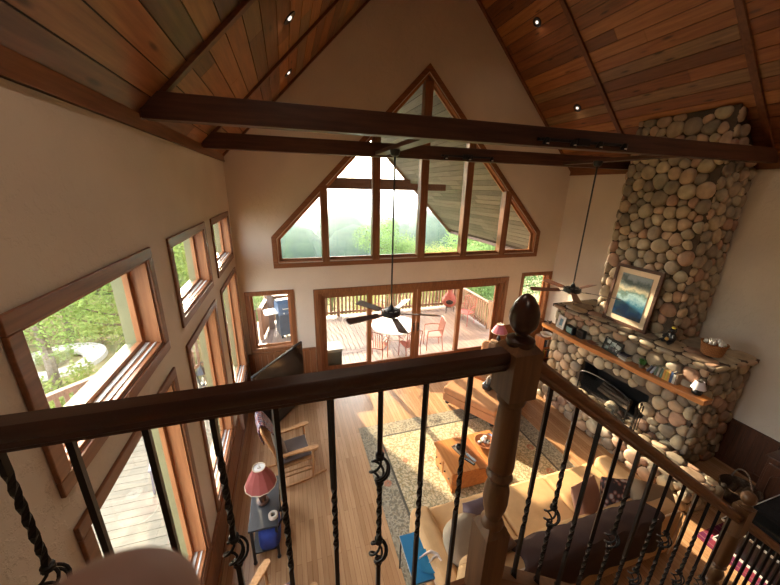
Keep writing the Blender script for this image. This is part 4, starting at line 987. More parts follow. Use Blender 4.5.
def lampst(label, loc, c1, hb, r0, r1, hs, basemat):
    t = thing('table_lamp', label, 'lamp', loc)
    b = MB(); b.lathe([(.07, 0), (.075, .015), (.04, .03), (.05, .08), (.055, .14), (.03, .20), (.012, .24), (.012, hb)], 20); b.obj('lamp_base', basemat, t, smooth=True)
    m, nt, out = newmat('pleated_shade'); bb = bsdf(nt, out, .8, 0, .2); bb.inputs['Base Color'].default_value = c4(c1); 
    b = MB(); pr = [(r0, hb-.04), (r0*.80, hb-.04+hs*.4), (r1*1.1, hb-.04+hs*.85), (r1, hb-.04+hs)]; n = 12
    b.lathe(pr, n, cap=False); sh = b.obj('lamp_shade', m, t); md = sh.modifiers.new('s', 'SOLIDIFY'); md.thickness = .004
    b = MB()
    for r, z in ((r0, hb-.04), (r1, hb-.04+hs)): b.tube([(r*math.cos(2*PI*k/n), r*math.sin(2*PI*k/n), z) for k in range(n)], .006, 6, closed=True)
    b.obj('shade_braid', M['piping'], sh)
    b = MB(); b.lathe([(r1-.004, hb-.048+hs), (.02, hb-.048+hs)], n, cap=False); b.lathe([(.012, hb), (.012, hb+hs), (.001, hb+hs+.02)], 8); b.obj('shade_fitter', M['white'], sh); return t
t = thing('side_table', 'small dark round side table under the pink-shaded lamp', 'side table', (5.02, 6.48, 0)); b = MB(); b.lathe([(.24, .66), (.25, .67), (.25, .69), (.24, .70)], 28); b.obj('tabletop', M['beam'], t, smooth=True); b = MB(); b.lathe([(.17, 0), (.16, .03), (.03, .06), (.025, .62), (.06, .66)], 20); b.obj('pedestal', M['beam'], t, smooth=True)
lampst('pink-shaded table lamp near the right end of the patio doors', (5.02, 6.48, .701), (.52, .17, .22), .36, .20, .085, .22, M['black'])
# corner shelf stand with white bowl
t = thing('bookcase', 'narrow low wooden shelf stand between fireplace and back window', 'bookcase', (6.2, 6.15, 0)); b = MB(); b.box(-.18, -.155, -.16, .16, 0, .92); b.box(.155, .18, -.16, .16, 0, .92); b.box(-.155, .155, .14, .16, 0, .92); b.obj('case', M['jamb'], t)
for z in (.05, .35, .64, .90): b = MB(); b.box(-.155, .155, -.16, .14, z, z+.02); b.obj('shelf', M['jamb'], t)
t = thing('white_bowl', 'shiny white bowl on top of the narrow shelf stand', 'bowl', (6.18, 6.12, .921)); b = MB(); b.lathe([(.06, 0), (.12, .03), (.15, .09), (.142, .09), (.11, .035), (.001, .015)], 28, cap=False); b.obj('bowl', plain('white_glaze', (.72, .66, .60), .2, var=.03), t, smooth=True)
for j, z in enumerate((.67, .37)):
    for i in range(5):
        k = (i*3+j) % 10; book('%s book, %s on the %s shelf of the narrow stand' % (names[k], ['first', 'second', 'third', 'fourth', 'last'][i], ['upper', 'lower'][j]), (6.2-.14+.05*i, 6.09, z+.001), .14, .20, .035, BM[k], group='books on the narrow shelf stand')
# TV in the corner
ta = math.atan2(1.29, .945)
t = thing('tv_stand', 'low black television stand in the far left corner', 'tv stand', (-.30, 6.22, 0), ta); b = MB(); b.box(-.55, .55, -.20, .20, .04, .32); b.obj('cabinet', M['black'], t, bevel=.008)
b = MB(); b.box(-.53, -.01, -.215, -.201, .06, .30); b.obj('door', M['black'], t, bevel=.004); b = MB(); b.box(.01, .53, -.215, -.201, .06, .30); b.obj('door', M['black'], t, bevel=.004)
for x in (-.5, .5): b = MB(); b.box(x-.04, x+.04, -.18, .18, .001, .04); b.obj('foot', M['black'], t)
t = thing('television', 'large flat black television angled across the far left corner', 'television', (-.33, 6.24, .321), ta)
b = MB(); b.box(-.78, .78, .0, .05, .06, .86); b.obj('bezel', M['black'], t, bevel=.006)
m, nt, out = newmat('tv_screen_glass'); bb = bsdf(nt, out, .09, 0, .7); bb.inputs['Base Color'].default_value = (.015, .014, .014, 1)
b = MB(); b.box(-.765, .765, -.003, .0, .075, .845); b.obj('screen', m, t)
b = MB(); b.box(-.25, .25, -.10, .12, 0, .012); b.box(-.05, .05, .01, .04, .012, .07); b.obj('stand_foot', M['black'], t)
# lamp table by the left wall
t = thing('side_table', 'dark narrow two-tier lamp table by the left windows', 'side table', (-.53, 3.50, 0)); b = MB(); b.box(-.17, .17, -.37, .37, .57, .60); b.obj('tabletop', plain('charcoal_paint', (.035, .035, .038), .4), t, bevel=.004)
b = MB(); b.box(-.15, .15, -.35, .35, .18, .20); b.obj('lower_shelf', M['black'], t)
for x in (-.14, .14):
    for y in (-.34, .34): b = MB(); b.bar((x, y, .05), (x, y, .57), .022, sq=True); l = b.obj('leg', M['black'], t); b = MB(); b.ball((x, y, .026), .026, 12, 8); b.obj('caster', M['black'], l, smooth=True)
lampst('table lamp with dusky red pleated shade on the dark lamp table', (-.55, 3.50, .601), (.34, .09, .075), .34, .19, .075, .26, M['beam'])
t = thing('tape_roll', 'pale roll of tape lying on the dark lamp table', 'tape roll', (-.42, 3.25, .601)); b = MB(); b.lathe([(.03, 0), (.055, 0), (.055, .04), (.03, .04), (.03, 0)], 24, cap=False); b.obj('tape', plain('kraft_tape', (.55, .46, .36), .6), t, smooth=True)
t = thing('tote_bag', 'dark blue cloth bag stuffed under the lamp table', 'bag', (-.48, 3.30, .201)); b = MB(); cushion(b, (0, 0, .15), (.26, .40, .30)); b.obj('bag', plain('navy_cloth', (.015, .03, .16), .85, var=.3), t, smooth=True); b = MB(); b.tube([(.08, -.15, .27), (.16, -.05, .33), (.16, .08, .3), (.08, .15, .26)], .012, 6); b.obj('strap', plain('strap_black', (.02, .02, .03), .8), t, smooth=True)
# rocking chairs
def rocker(label, loc, rz):
    t = thing('rocking_chair', label, 'rocking chair', loc, rz)  # faces local -Y
    O = M['oak']
    def pt(nm, f, **k): b = MB(); f(b); return b.obj(nm, O, t, **k)
    pt('seat', lambda b: b.box(-.26, .26, -.26, .24, .40, .43), bevel=.012)
    for s in (-1, 1):
        pt('leg', lambda b: b.tube([(s*.26, -.24, .05), (s*.27, -.25, .35), (s*.275, -.25, .63)], [.018, .022, .017], 10), smooth=True)
        pt('leg', lambda b: b.tube([(s*.24, .24, .06), (s*.235, .23, .42)], [.018, .021], 10), smooth=True)
        pt('back_post', lambda b: b.tube([(s*.235, .23, .42), (s*.25, .32, .80), (s*.25, .44, 1.14)], [.021, .022, .015], 10), smooth=True)
        pt('rocker', lambda b: b.tube([(s*.25, -.46+.09*i, .025+.0042*(i-5)**2*.5) for i in range(12)], .021, 4))
        pt('armrest', lambda b: (b.prism([(s*.23, .30), (s*.235, .0), (s*.245, -.25), (s*.26, -.33), (s*.30, -.345), (s*.335, -.32), (s*.34, -.24), (s*.31, -.02), (s*.27, .30)], 'Z', .63, .655)), bevel=.008)
        pt('stretcher', lambda b: b.bar((s*.262, -.245, .22), (s*.238, .235, .22), .013), smooth=True)
        pt('stretcher', lambda b: b.bar((s*.262, -.245, .30), (s*.238, .235, .30), .011), smooth=True)
    for z in (.20, .29): pt('stretcher', lambda b: b.bar((-.26, -.245, z), (.26, -.245, z), .013), smooth=True)
    pt('top_rail', lambda b: b.box(-.25, .25, -.015, .015, -.05, .06, 0, TR((0, .43, 1.10), (-.27, 0, 0))), bevel=.01)
    for i in range(6):
        x = -.175+.07*i; pt('spindle', lambda b: b.tube([(x, .235, .43), (x, .315, .8), (x, .415, 1.06)], [.011, .014, .010], 8), smooth=True)
    return t
rc = rocker('light oak rocking chair with plaid throw near the left windows', (-.17, 4.45, .001), PI/2+.20)
r2 = dup(rc, (-.42, 2.27, .001), PI*.75+.12, 'light oak rocking chair cut off at the bottom edge, only its arm showing')
pillow('flat grey seat cushion on the rocking chair', (-.17, 4.45, .475), (PI/2, 0, .2), (.50, .10, .48), _fab('grey_seat_cloth', (.16, .13, .12), .3, 150), 'seat_cushion')
pillow('rounded taupe back cushion propped on the rocking chair', (-.36, 4.41, .66), (-.3, 0, PI/2+.2), (.42, .13, .40), _fab('taupe_cloth', (.25, .19, .15), .3, 150))
pillow('patchwork seat cushion on the nearest rocking chair', (-.42, 2.27, .475), (PI/2, 0, .2), (.50, .10, .48), M['floral'], 'seat_cushion')
path = [(.20, .72), (.29, .95), (.40, 1.19), (.455, 1.20), (.475, 1.08), (.42, .86)]
b = MB(); vs = []; nx, ny = 14, 14
for j in range(ny+1):
    for i in range(nx+1): y, z = pl(j/ny); x = -.15+.40*i/nx; vs.append((x, y+.006*math.sin(x*30+j)-.012*(j < 6), z+.003*math.sin(x*19+j*.9)))
fs = [(j*(nx+1)+i, j*(nx+1)+i+1, (j+1)*(nx+1)+i+1, (j+1)*(nx+1)+i) for j in range(ny) for i in range(nx)]; b.add(vs, fs)
o = b.obj('throw_blanket', plaidmat('maroon_plaid', (.16, .03, .03), (.07, .05, .09), (.40, .35, .33), 14), smooth=True, loc=(-.17, 4.45, .001)); o.rotation_euler = (0, 0, PI/2+.20); md = o.modifiers.new('solid', 'SOLIDIFY'); md.thickness = .008; md.offset = 1; tag(o, 'maroon plaid throw hung over the rocking chair back', 'blanket')
b = MB(); vs = []; 
for j in range(9):
    for i in range(7): u = i/6-.5; v = j/8; vs.append((.03*math.sin(i*2.2)+.02, u*.16*(1.1-v), .0-v*.55))
fs = [(j*7+i, j*7+i+1, (j+1)*7+i+1, (j+1)*7+i) for j in range(8) for i in range(6)]; b.add(vs, fs)
o = b.obj('hanging_towel', fab('pink_white_towel', (.62, .52, .50), .3), smooth=True, loc=(-1.0, 5.15, 1.02)); md = o.modifiers.new('solid', 'SOLIDIFY'); md.thickness = .012; tag(o, 'pale pink pointed towel hanging on the left wall behind the rocking chair', 'towel')
b = MB(); b.box(XL+.001, XL+.05, 5.11, 5.19, 1.0, 1.03); tag(b.obj('towel_hook', M['jamb']), 'small wooden hook block holding the pale pointed towel', 'hook')
# right corner: low glass table on maroon rug, hutch
b = MB(); b.box(-.85, .85, -.62, .62, 0, .01); o = b.obj('area_rug', plaidmat('maroon_rug', (.20, .03, .05), (.12, .02, .06), (.22, .08, .09), 6), loc=(5.95, 1.24, .001)); tag(o, 'dark maroon patterned rug under the black glass cabinet at lower right', 'rug')
t = thing('low_cabinet', 'low black glass-topped cabinet with white edge lines beyond the stair railing', 'cabinet', (5.98, 1.30, .012))
b = MB(); b.box(-.68, .68, -.42, .42, .03, .36); b.obj('body', M['black'], t)
m, nt, out = newmat('black_gloss_glass'); bb = bsdf(nt, out, .06, 0, .8); bb.inputs['Base Color'].default_value = (.012, .014, .015, 1)
b = MB(); b.box(-.70, .70, -.44, .44, .36, .378); b.obj('glass_top', m, t)
for q in ((-.71, -.70, -.45, .45), (.70, .71, -.45, .45), (-.70, .70, -.45, -.44), (-.70, .70, .44, .45)):
    b = MB(); b.box(q[0], q[1], q[2], q[3], .355, .384); b.box(q[0], q[1], q[2], q[3], .0, .03); b.obj('edge_trim', M['pvc'], t)
for x in (-.34, .34): b = MB(); b.box(x-.32, x+.32, -.432, -.421, .05, .34); b.obj('glass_door', m, t)
t = thing('hutch', 'tall dark carved hutch cabinet at the right edge of the view', 'cabinet', (6.84, 1.38, 0))
M['dk'] = wood('dark_walnut', (.05, .018, .010), (.12, .045, .022), 'Z', 1, .35)
b = MB(); b.box(-.28, .255, -.62, .62, .0, .82); b.obj('base_cabinet', M['dk'], t, bevel=.008)
b = MB(); b.box(-.30, .255, -.65, .65, .82, .86); b.obj('counter', M['dk'], t, bevel=.006)
for y in (-.31, .31):
    b = MB(); b.box(-.30, -.281, y-.28, y+.28, .08, .76); d = b.obj('door', M['dk'], t, bevel=.006)
    b = MB(); b.tube([(-.302, y-.2, .15)]+[(-.302, y-.2*math.cos(a), .55+.12*math.sin(a)) for a in [PI*i/8 for i in range(9)]]+[(-.302, y+.2, .15)], .012, 6, closed=True); b.obj('carved_panel', M['dk'], d, smooth=True)
b = MB(); b.box(-.05, .255, -.60, -.56, .86, 1.9); b.box(-.05, .255, .56, .60, .86, 1.9); b.box(.235, .255, -.56, .56, .86, 1.9); b.obj('upper_case', M['dk'], t)
for z in (.86, 1.2, 1.54, 1.86): b = MB(); b.box(-.05, .235, -.56, .56, z+.001, z+.025); s_ = b.obj('shelf', M['dk'], t); b = MB(); b.box(-.056, -.05, -.56, .56, z+.004, z+.02); b.obj('gilt_edge', plain('gilt', (.55, .40, .18), .35, .6), s_)
b = MB(); b.box(-.09, .255, -.64, .64, 1.9, 1.98); b.obj('cornice', M['dk'], t, bevel=.01)
# ------------------------------------------------------------------ outside: deck, porch roof, garden
DZ_ = -.10
b = MB()
y = YB+WT+.01; x = -1.25
while x < 6.5:
    x2 = min(x+.14, 6.5); b.box(x+.003, x2-.003, YB+WT+.01, 8.42, DZ_-.04, DZ_, rnd.randrange(2)); b.box(x+.003, x2-.003, 8.58, 11.45, DZ_-.04, DZ_, rnd.randrange(2)); x = x2
b.box(-1.25, 6.5, 8.425, 8.575, DZ_-.04, DZ_, 0)
stru(b.obj('floor_deck', DECK))
b = MB(); y = -1.5
while y < 10.0:
    y2 = y+.14; xl = -4.6 if y < 6.0 else -4.6+(y-6.0)*1.15
    if xl < -1.4: b.box(xl, -1.27, y+.003, y2-.003, DZ_-.045, DZ_-.002, rnd.randrange(2))
    y = y2
stru(b.obj('floor_side_deck', DECKX))
bal_deck = [None]
def fence(label, p0, p1, posts=2, cap=True):
    p0, p1 = Vector(p0), Vector(p1); L = (p1-p0).length; a = math.atan2(p1.y-p0.y, p1.x-p0.x)
    t = thing('deck_railing', label, 'railing', (p0.x, p0.y, DZ_), a)
    b = MB(); b.box(0, L, -.06, .06, .93, .965); b.obj('top_rail', M['deckrail'], t, bevel=.004)
    b = MB(); b.box(0, L, -.02, .02, .84, .925); b.box(0, L, -.02, .02, .10, .18); b.obj('cross_rail', M['deckrail'], t)
    n = int(L/.14)
    for i in range(1, n):
        if bal_deck[0] is None: b = MB(); b.box(-.032, .032, -.02, .02, .06, .90); o = b.obj('baluster', M['deckrail'], t); bal_deck[0] = o
        else: o = bal_deck[0].copy(); col.objects.link(o); o.parent = t
        o.location = (L*i/n, -.041, 0)
    for i in range(posts):
        x = L*i/(posts-1); b = MB(); b.box(x-.05, x+.05, -.05, .05, .001, .99); b.prism([(x-.065, .99), (x+.065, .99), (x+.065, 1.01), (x, 1.05), (x-.065, 1.01)], 'Y', -.065, .065); b.obj('post', M['deckrail'], t, bevel=.004)
fence('wooden deck railing along the far edge of the deck', (-.80, 11.35, 0), (6.35, 11.35, 0), 4)
fence('wooden deck railing down the right side of the deck', (6.38, 11.2, 0), (6.38, 8.9, 0), 2)
fence('short wooden deck railing at the far left corner by the grill', (-1.0, 10.0, 0), (-.85, 11.2, 0), 2)
fence('diagonal wooden railing of the left side deck', (-1.15, 9.85, 0), (-4.5, 6.25, 0), 4)
fence('wooden railing at the outer edge of the left side deck', (-4.55, 6.1, 0), (-4.55, -1.4, 0), 5)
# porch posts and roof
PZ = 7.16
pc_ = plain('porch_post_paint', (.16, .11, .09), .6)
for (x, y, h, lab_) in ((-.72, 10.75, 3.35, 'square porch post beside the barbecue grill'), (7.62, 10.3, 2.5, 'square porch post beyond the right side of the deck')):
    b = MB(); b.box(x-.08, x+.08, y-.08, y+.08, DZ_+.001 if x < 6.5 else -3.0, h); tag(b.obj('porch_post', pc_, bevel=.006), lab_, 'post')
PW = [wood('porch_soffit_%d' % i, a, c, 'Y', .8, .6) for i, (a, c) in enumerate([((.115, .095, .075), (.17, .14, .11)), ((.15, .125, .10), (.21, .175, .14)), ((.085, .07, .057), (.14, .115, .092))])]
for side in (-1, 1):
    b = MB(); L = 4.65*math.sqrt(2); n = int(L/.2)
    T = Matrix.Translation((XM, 0, PZ)) @ (Matrix.Rotation(R(45) if side > 0 else R(135), 4, 'Y'))
    for i in range(n):
        u0, u1 = i*.2+.008, (i+1)*.2-.008; y = YB+WT+.02
        while y < 14.6: y2 = min(14.6, y+rnd.uniform(2, 4)); b.box(u0, u1, y+.001, y2-.001, *((0, .02) if side > 0 else (-.02, 0)), rnd.randrange(3), T); y = y2
    b.box(0, L, YB+WT+.02, 14.62, *((-.08, -.001) if side > 0 else (.001, .08)), 3, T) if False else None
    q = (.014, .10) if side > 0 else (-.10, -.014)
    b.box(-.05, L, YB+WT+.02, 14.62, q[0], q[1], 3, T)
    b.box(-.05, L, 14.62, 14.66, *((-.10, .14) if side > 0 else (-.14, .10)), 4, T); b.box(L, L+.03, YB+WT+.02, 14.66, *((-.10, .10) if side > 0 else (-.10, .10)), 4, T)
    stru(b.obj('roof_porch_'+('left' if side < 0 else 'right'), PW+[M['groove'], plain('fascia_board', (.22, .14, .11), .6)]))
for y, z in ((11.2, 4.42), (14.3, 4.62)):
    w_ = PZ-z-.24; b = MB(); b.box(XM-w_, XM+w_, y-.07, y+.07, z, z+.22); tag(b.obj('porch_tie_beam', M['beam'], bevel=.006), 'dark outdoor tie beam seen through the gable window, %s' % ('nearer one' if y < 12 else 'farther one'), 'beam')
# grill
gb = plain('blue_grey_enamel', (.07, .09, .12), .35)
t = thing('barbecue_grill', 'blue-grey barbecue grill with domed lid and side shelves on the deck', 'grill', (-.13, 10.15, DZ_), .25)
b = MB(); b.box(-.38, .38, -.26, .26, .12, .80); b.obj('cabinet', gb, t, bevel=.01)
b = MB(); b.box(-.40, .40, -.30, .30, .80, .93); b.prism([(-.30, .93), (.30, .93), (.30, 1.0), (.24, 1.14), (.10, 1.23), (-.10, 1.23), (-.24, 1.14), (-.30, 1.0)], 'X', -.40, .40); b.obj('lid', plain('lid_blue', (.10, .15, .24), .3), t, bevel=.02)
b = MB(); b.bar((-.28, -.35, 1.02), (.28, -.35, 1.02), .014); b.bar((-.26, -.35, 1.02), (-.26, -.28, 1.02), .01); b.bar((.26, -.35, 1.02), (.26, -.28, 1.02), .01); b.obj('lid_handle', M['pvc'], t, smooth=True)
for s in (-1, 1): b = MB(); b.box(s*.59-.19, s*.59+.19, -.25, .25, .86, .89); b.obj('side_shelf', M['pvc'], t, bevel=.006)
for i in range(4): b = MB(); b.lathe([(.025, 0), (.022, .03), (.01, .03)], 12, 0, TR((-.24+.16*i, -.30, .865), (PI/2, 0, 0))); b.obj('knob', M['pvc'], t, smooth=True)
for x in (-.32, .32):
    for y in (-.2, .2): b = MB(); b.lathe([(.05, -.02), (.06, -.01), (.06, .01), (.05, .02)], 14, 0, TR((x, y, .062), (0, PI/2, 0))); b.bar((x, y, .06), (x, y, .13), .015); b.obj('wheel', M['black'], t, smooth=True)
t = thing('deck_box', 'dark olive deck storage box with pale lid by the patio door', 'storage box', (.74, 7.66, DZ_), 0)
b = MB(); b.box(-.36, .36, -.22, .22, .001, .60); b.obj('body', plain('olive_resin', (.10, .10, .075), .6), t, bevel=.015)
b = MB(); b.box(-.38, .38, -.24, .24, .60, .68); b.obj('lid', plain('pale_resin', (.42, .40, .36), .5), t, bevel=.02)
# patio table and chairs
t = thing('patio_table', 'round white patio table outside the middle door panel', 'patio table', (2.85, 8.45, DZ_))
b = MB(); b.lathe([(.66, .70), (.70, .705), (.70, .725), (.66, .73)], 40); b.obj('tabletop', M['white'], t, smooth=True)
for k in range(4):
    a = PI/4+k*PI/2; b = MB(); b.tube([(.45*math.cos(a), .45*math.sin(a), .70), (.30*math.cos(a), .30*math.sin(a), .35), (.48*math.cos(a), .48*math.sin(a), .0)], .018, 8); b.obj('leg', M['white'], t, smooth=True)
b = MB(); b.tube([(.30*math.cos(a), .30*math.sin(a), .35) for a in [2*PI*i/20 for i in range(20)]], .012, 6, closed=True); b.obj('ring_brace', M['white'], t, smooth=True)
M['rose'] = plain('faded_rose_paint', (.45, .16, .12), .5)
def pchair(label, loc, rz, c=None):
    t = thing('patio_chair', label, 'patio chair', loc, rz); Q = c or M['rose']   # faces local -Y
    b = MB(); b.box(-.23, .23, -.22, .22, .43, .45); b.obj('seat', Q, t, bevel=.008)
    for s in (-1, 1):
        b = MB(); b.tube([(s*.23, -.22, 0), (s*.22, -.21, .44), (s*.25, -.20, .64)], .013, 6); b.obj('leg', Q, t, smooth=True)
        b = MB(); b.tube([(s*.23, .27, 0), (s*.22, .22, .44), (s*.22, .30, .92)], .013, 6); b.obj('leg', Q, t, smooth=True)
        b = MB(); b.tube([(s*.25, -.20, .64), (s*.26, .0, .66), (s*.22, .26, .66)], .015, 6); b.obj('armrest', Q, t, smooth=True)
    b = MB(); b.tube([(-.22, .30, .92), (0, .31, .97), (.22, .30, .92)], .013, 6); [b.bar((x, .23, .47), (x*1.05, .30, .93), .007, n=5) for x in (-.15, -.09, -.03, .03, .09, .15)]; b.obj('backrest', Q, t, smooth=True)
    return t
pchair('rose metal patio chair at the right side of the white table', (3.95, 8.15, DZ_), -PI/2-.2)
pchair('rose metal patio chair with its back to the door, left of the table', (2.15, 7.85, DZ_), PI-.6)
pchair('rose metal patio chair between table and sliding doors', (3.05, 7.72, DZ_), PI+.1)
pchair('rose metal patio chair on the far side of the white table', (2.6, 9.45, DZ_), -.1)
pchair('low red patio chair by the right deck railing', (5.85, 9.55, DZ_), -PI/2+.5, plain('red_paint', (.40, .08, .07), .5))
t = thing('chiminea', 'red clay chiminea with dark mouth at the back of the deck', 'chiminea', (5.82, 10.75, DZ_), -.45); t.scale = (.82, .82, .82)
rc_ = plain('red_clay', (.42, .11, .08), .6)
b = MB(); b.lathe([(.16, .28), (.26, .36), (.33, .52), (.33, .66), (.25, .82), (.13, .95), (.11, 1.15), (.13, 1.20), (.10, 1.20), (.09, 1.1)], 28, cap=False); b.obj('body', rc_, t, smooth=True)
b = MB(); b.ball((0, -.30, .58), (.17, .07, .12)); b.obj('mouth', M['black'], t, smooth=True)
b = MB(); b.tube([(.19*math.cos(a), .07*0-.345+.02*abs(math.cos(a)), .58+.135*math.sin(a)) for a in [2*PI*i/24 for i in range(24)]], .02, 6, closed=True); b.obj('mouth_rim', rc_, t, smooth=True)
for k in range(3): a = k*2.1; b = MB(); b.tube([(.18*math.cos(a), .18*math.sin(a), .33), (.26*math.cos(a), .26*math.sin(a), 0)], .014, 6); b.obj('leg', M['iron'], t, smooth=True)
b = MB(); b.tube([(.22*math.cos(a), .22*math.sin(a), .28) for a in [2*PI*i/20 for i in range(20)]], .012, 6, closed=True); b.obj('stand_ring', M['iron'], t, smooth=True)
t = thing('patio_side_table', 'small grey patio side table on the left side deck boards', 'side table', (-2.05, 5.05, DZ_-.002), .2)
b = MB(); b.box(-.28, .28, -.28, .28, .42, .45); b.obj('tabletop', plain('grey_resin', (.22, .20, .22), .6), t, bevel=.006)
for x in (-.25, .25):
    for y in (-.25, .25): b = MB(); b.bar((x*1.08, y*1.08, 0), (x, y, .42), .018, sq=True); b.obj('leg', plain('grey_resin_leg', (.20, .18, .20), .6), t)
t = thing('wall_lantern', 'black glass coach lantern on the outer wall seen through the lower middle window', 'lantern', (-1.46, 5.18, 1.42))
b = MB(); b.lathe([(.05, 0), (.06, .02), (.055, .03)], 6); b.lathe([(.095, .22), (.06, .29), (.02, .33), (.01, .37)], 6)
for k in range(6): a = 2*PI*k/6; b.bar((.053*math.cos(a), .053*math.sin(a), .03), (.088*math.cos(a), .088*math.sin(a), .22), .006, n=4)
b.tube([(0, 0, .36), (0, 0, .40), (.10, 0, .42), (.16, 0, .36)], .01, 6); b.box(.165, .188, -.04, .04, .26, .42); b.obj('cage', M['black'], t)
b = MB(); b.lathe([(.048, .03), (.082, .22)], 6, cap=False); b.obj('lantern_glass', glassmat('lantern_pane', (.9, .9, .85)), t); b = MB(); b.lathe([(.016, .03), (.016, .12), (.004, .15)], 10); b.obj('bulb', M['white'], t, smooth=True)
# terrain
def hash2(x, y): return math.sin(x*.071+1.3)*math.cos(y*.053+.7)+.5*math.sin(x*.17+y*.11)+.3*math.sin(x*.31-y*.23+2)
def th(x, y):
    if y < 16 and x > -30: base = -3.0-max(0, y-12)*.04
    else: base = -3.16-(y-16)*.132 if y > 16 else -3.0
    d = max(0, math.hypot(x*.6, y)-30)
    return base+hash2(x, y)*min(1, d/60)*(2.0+max(0, d-60)*.03)
b = MB(); vs = []; 
xsn = [-420+840*((i/70)) for i in range(71)]; ysn = [-25+3*i for i in range(18)]+[30+6*i for i in range(15)]+[125+14*i for i in range(30)]
for y in ysn:
    for x in xsn: vs.append((x, y, th(x, y)))
n = len(xsn); fs = [(j*n+i, j*n+i+1, (j+1)*n+i+1, (j+1)*n+i) for j in range(len(ysn)-1) for i in range(n-1)]
b.add(vs, fs)
m, nt, out = newmat('forest_ground'); bb = bsdf(nt, out, .95, 0, .1); v = coords(nt)
n1 = noise(nt, v, .35, 6, .7); n2 = noise(nt, v, 3, 5, .7)
mx = nd(nt, 'ShaderNodeMix', data_type='RGBA'); nt.links.new(n2.outputs[0], mx.inputs[0]); nt.links.new(ramp(nt, n1.outputs[0], [(.35, (.12, .16, .05)), (.5, (.30, .20, .10)), (.65, (.42, .30, .18))]), mx.inputs[6]); nt.links.new(ramp(nt, n1.outputs[0], [(.4, (.05, .08, .03)), (.6, (.20, .22, .08))]), mx.inputs[7]); nt.links.new(mx.outputs[2], bb.inputs['Base Color'])
o = b.obj('ground', m, smooth=True); stru(o)
# distant forest: crowns as one mass
m, nt, out = newmat('far_foliage'); bb = bsdf(nt, out, .95, 0, .05); n1 = noise(nt, coords(nt), .5, 5, .7)
nt.links.new(ramp(nt, n1.outputs[0], [(.3, (.015, .035, .02)), (.7, (.06, .10, .045))]), bb.inputs['Base Color']); M['far'] = m
b = MB()
for i in range(2600):
    y = 40+380*rnd.random()**1.5; x = rnd.uniform(-.55, 1.25)*y+3
    if x < -25 and y < 60: continue
    r = rnd.uniform(2.2, 4.5)*(1+y/300)
    b.ball((x, y, th(x, y)+r*.55), (r, r, r*rnd.uniform(.8, 1.3)), 7, 5)
o = b.obj('distant_forest', M['far'], smooth=True); o['kind'] = 'stuff'; tag(o, 'misty wooded hillside far beyond the deck', 'forest'); o['kind'] = 'stuff'
# leafy trees
def leafmat(i, c):
    m, nt, out = newmat('leaf_green_%d' % i); n = noise(nt, coords(nt), 2.5, 3)
    col_ = ramp(nt, n.outputs[0], [(.3, [x*.55 for x in c]), (.7, c)])
    d = nd(nt, 'ShaderNodeBsdfDiffuse'); tr = nd(nt, 'ShaderNodeBsdfTranslucent'); nt.links.new(col_, d.inputs[0]); nt.links.new(col_, tr.inputs[0])
    mx = nd(nt, 'ShaderNodeMixShader'); mx.inputs[0].default_value = .45; nt.links.new(d.outputs[0], mx.inputs[1]); nt.links.new(tr.outputs[0], mx.inputs[2]); nt.links.new(mx.outputs[0], out.inputs[0]); return m
LF = [leafmat(0, (.30, .40, .12)), leafmat(1, (.22, .33, .12)), leafmat(2, (.40, .46, .14))]
BK = plain('tree_bark', (.16, .12, .085), .9, var=.3, scale=12)
def tree(kind, h, cr, nl, seed, ls=.11, trunk=.13, low=.3):
    r = random.Random(seed); t = bpy.data.objects.new(kind, None); col.objects.link(t)
    b = MB(); b.tube([(0, 0, -.2), (.05, .02, h*.3), (-.04, .05, h*.6), (.03, 0, h*.9)], [trunk, trunk*.85, trunk*.6, trunk*.2], 8)
    ends = []
    for i in range(9):
        z = h*(low+.6*i/9*(1-low)/.6*.8); a = r.uniform(0, 6.28); l = cr*r.uniform(.6, 1.0); e = Vector((l*math.cos(a), l*math.sin(a), z+l*.5))
        b.tube([(0, 0, z), (e.x*.5, e.y*.5, z+l*.18), tuple(e)], [trunk*.4, trunk*.25, trunk*.08], 5); ends.append(e)
    b.obj('trunk', BK, t, smooth=True)
    blobs = [(e, cr*r.uniform(.35, .55)) for e in ends]+[(Vector((r.uniform(-.4, .4)*cr, r.uniform(-.4, .4)*cr, h*r.uniform(low+.2, 1))), cr*.5) for _ in range(8)]
    b = MB()
    for i in range(nl):
        c, R_ = blobs[r.randrange(len(blobs))]; d = Vector((r.gauss(0, 1), r.gauss(0, 1), r.gauss(0, 1))).normalized()*R_*(r.random()**.4)
        p = c+d; u = Vector((r.gauss(0, 1), r.gauss(0, 1), r.gauss(0, 1))).normalized(); w_ = u.orthogonal().normalized(); s = ls*r.uniform(.7, 1.3)
        b.add([p-u*s, p+w_*s*.5, p+u*s, p-w_*s*.5], [(0, 1, 2, 3)])
    b.obj('foliage', LF[seed % 3], t); return t
protos = []
def place(src, label, x, y, rz, s, z=None, cat='tree', group=None):
    first = src not in [p for p, _ in used_t]
    o = src if first else dup(src, (0, 0, 0)); used_t.append((src, 1)) if first else None
    o.location = (x, y, th(x, y) if z is None else z); o.rotation_euler = (0, 0, rz); o.scale = (s, s, s); tag(o, label, cat, group); return o
used_t = []
TA = tree('leafy_tree', 6.0, 2.3, 20000, 0, .05); TBt = tree('leafy_tree', 5.0, 2.0, 14000, 1, .052); TC = tree('young_tree', 3.6, 1.5, 10000, 2, .042, .06, .15)
BU = tree('shrub', 1.3, .8, 2200, 5, .05, .03, .05)
TD = tree('leafy_tree', 7.5, 2.4, 2600, 4, .085, .16, .5)
place(TD, 'slim-trunked tree just in front of the round garden ring on the left', -8.0, 12.6, .3, 1.0)
place(TA, 'bright leafy tree close to the right side of the largest left window', -5.6, 13.4, 1.2, 1.15)
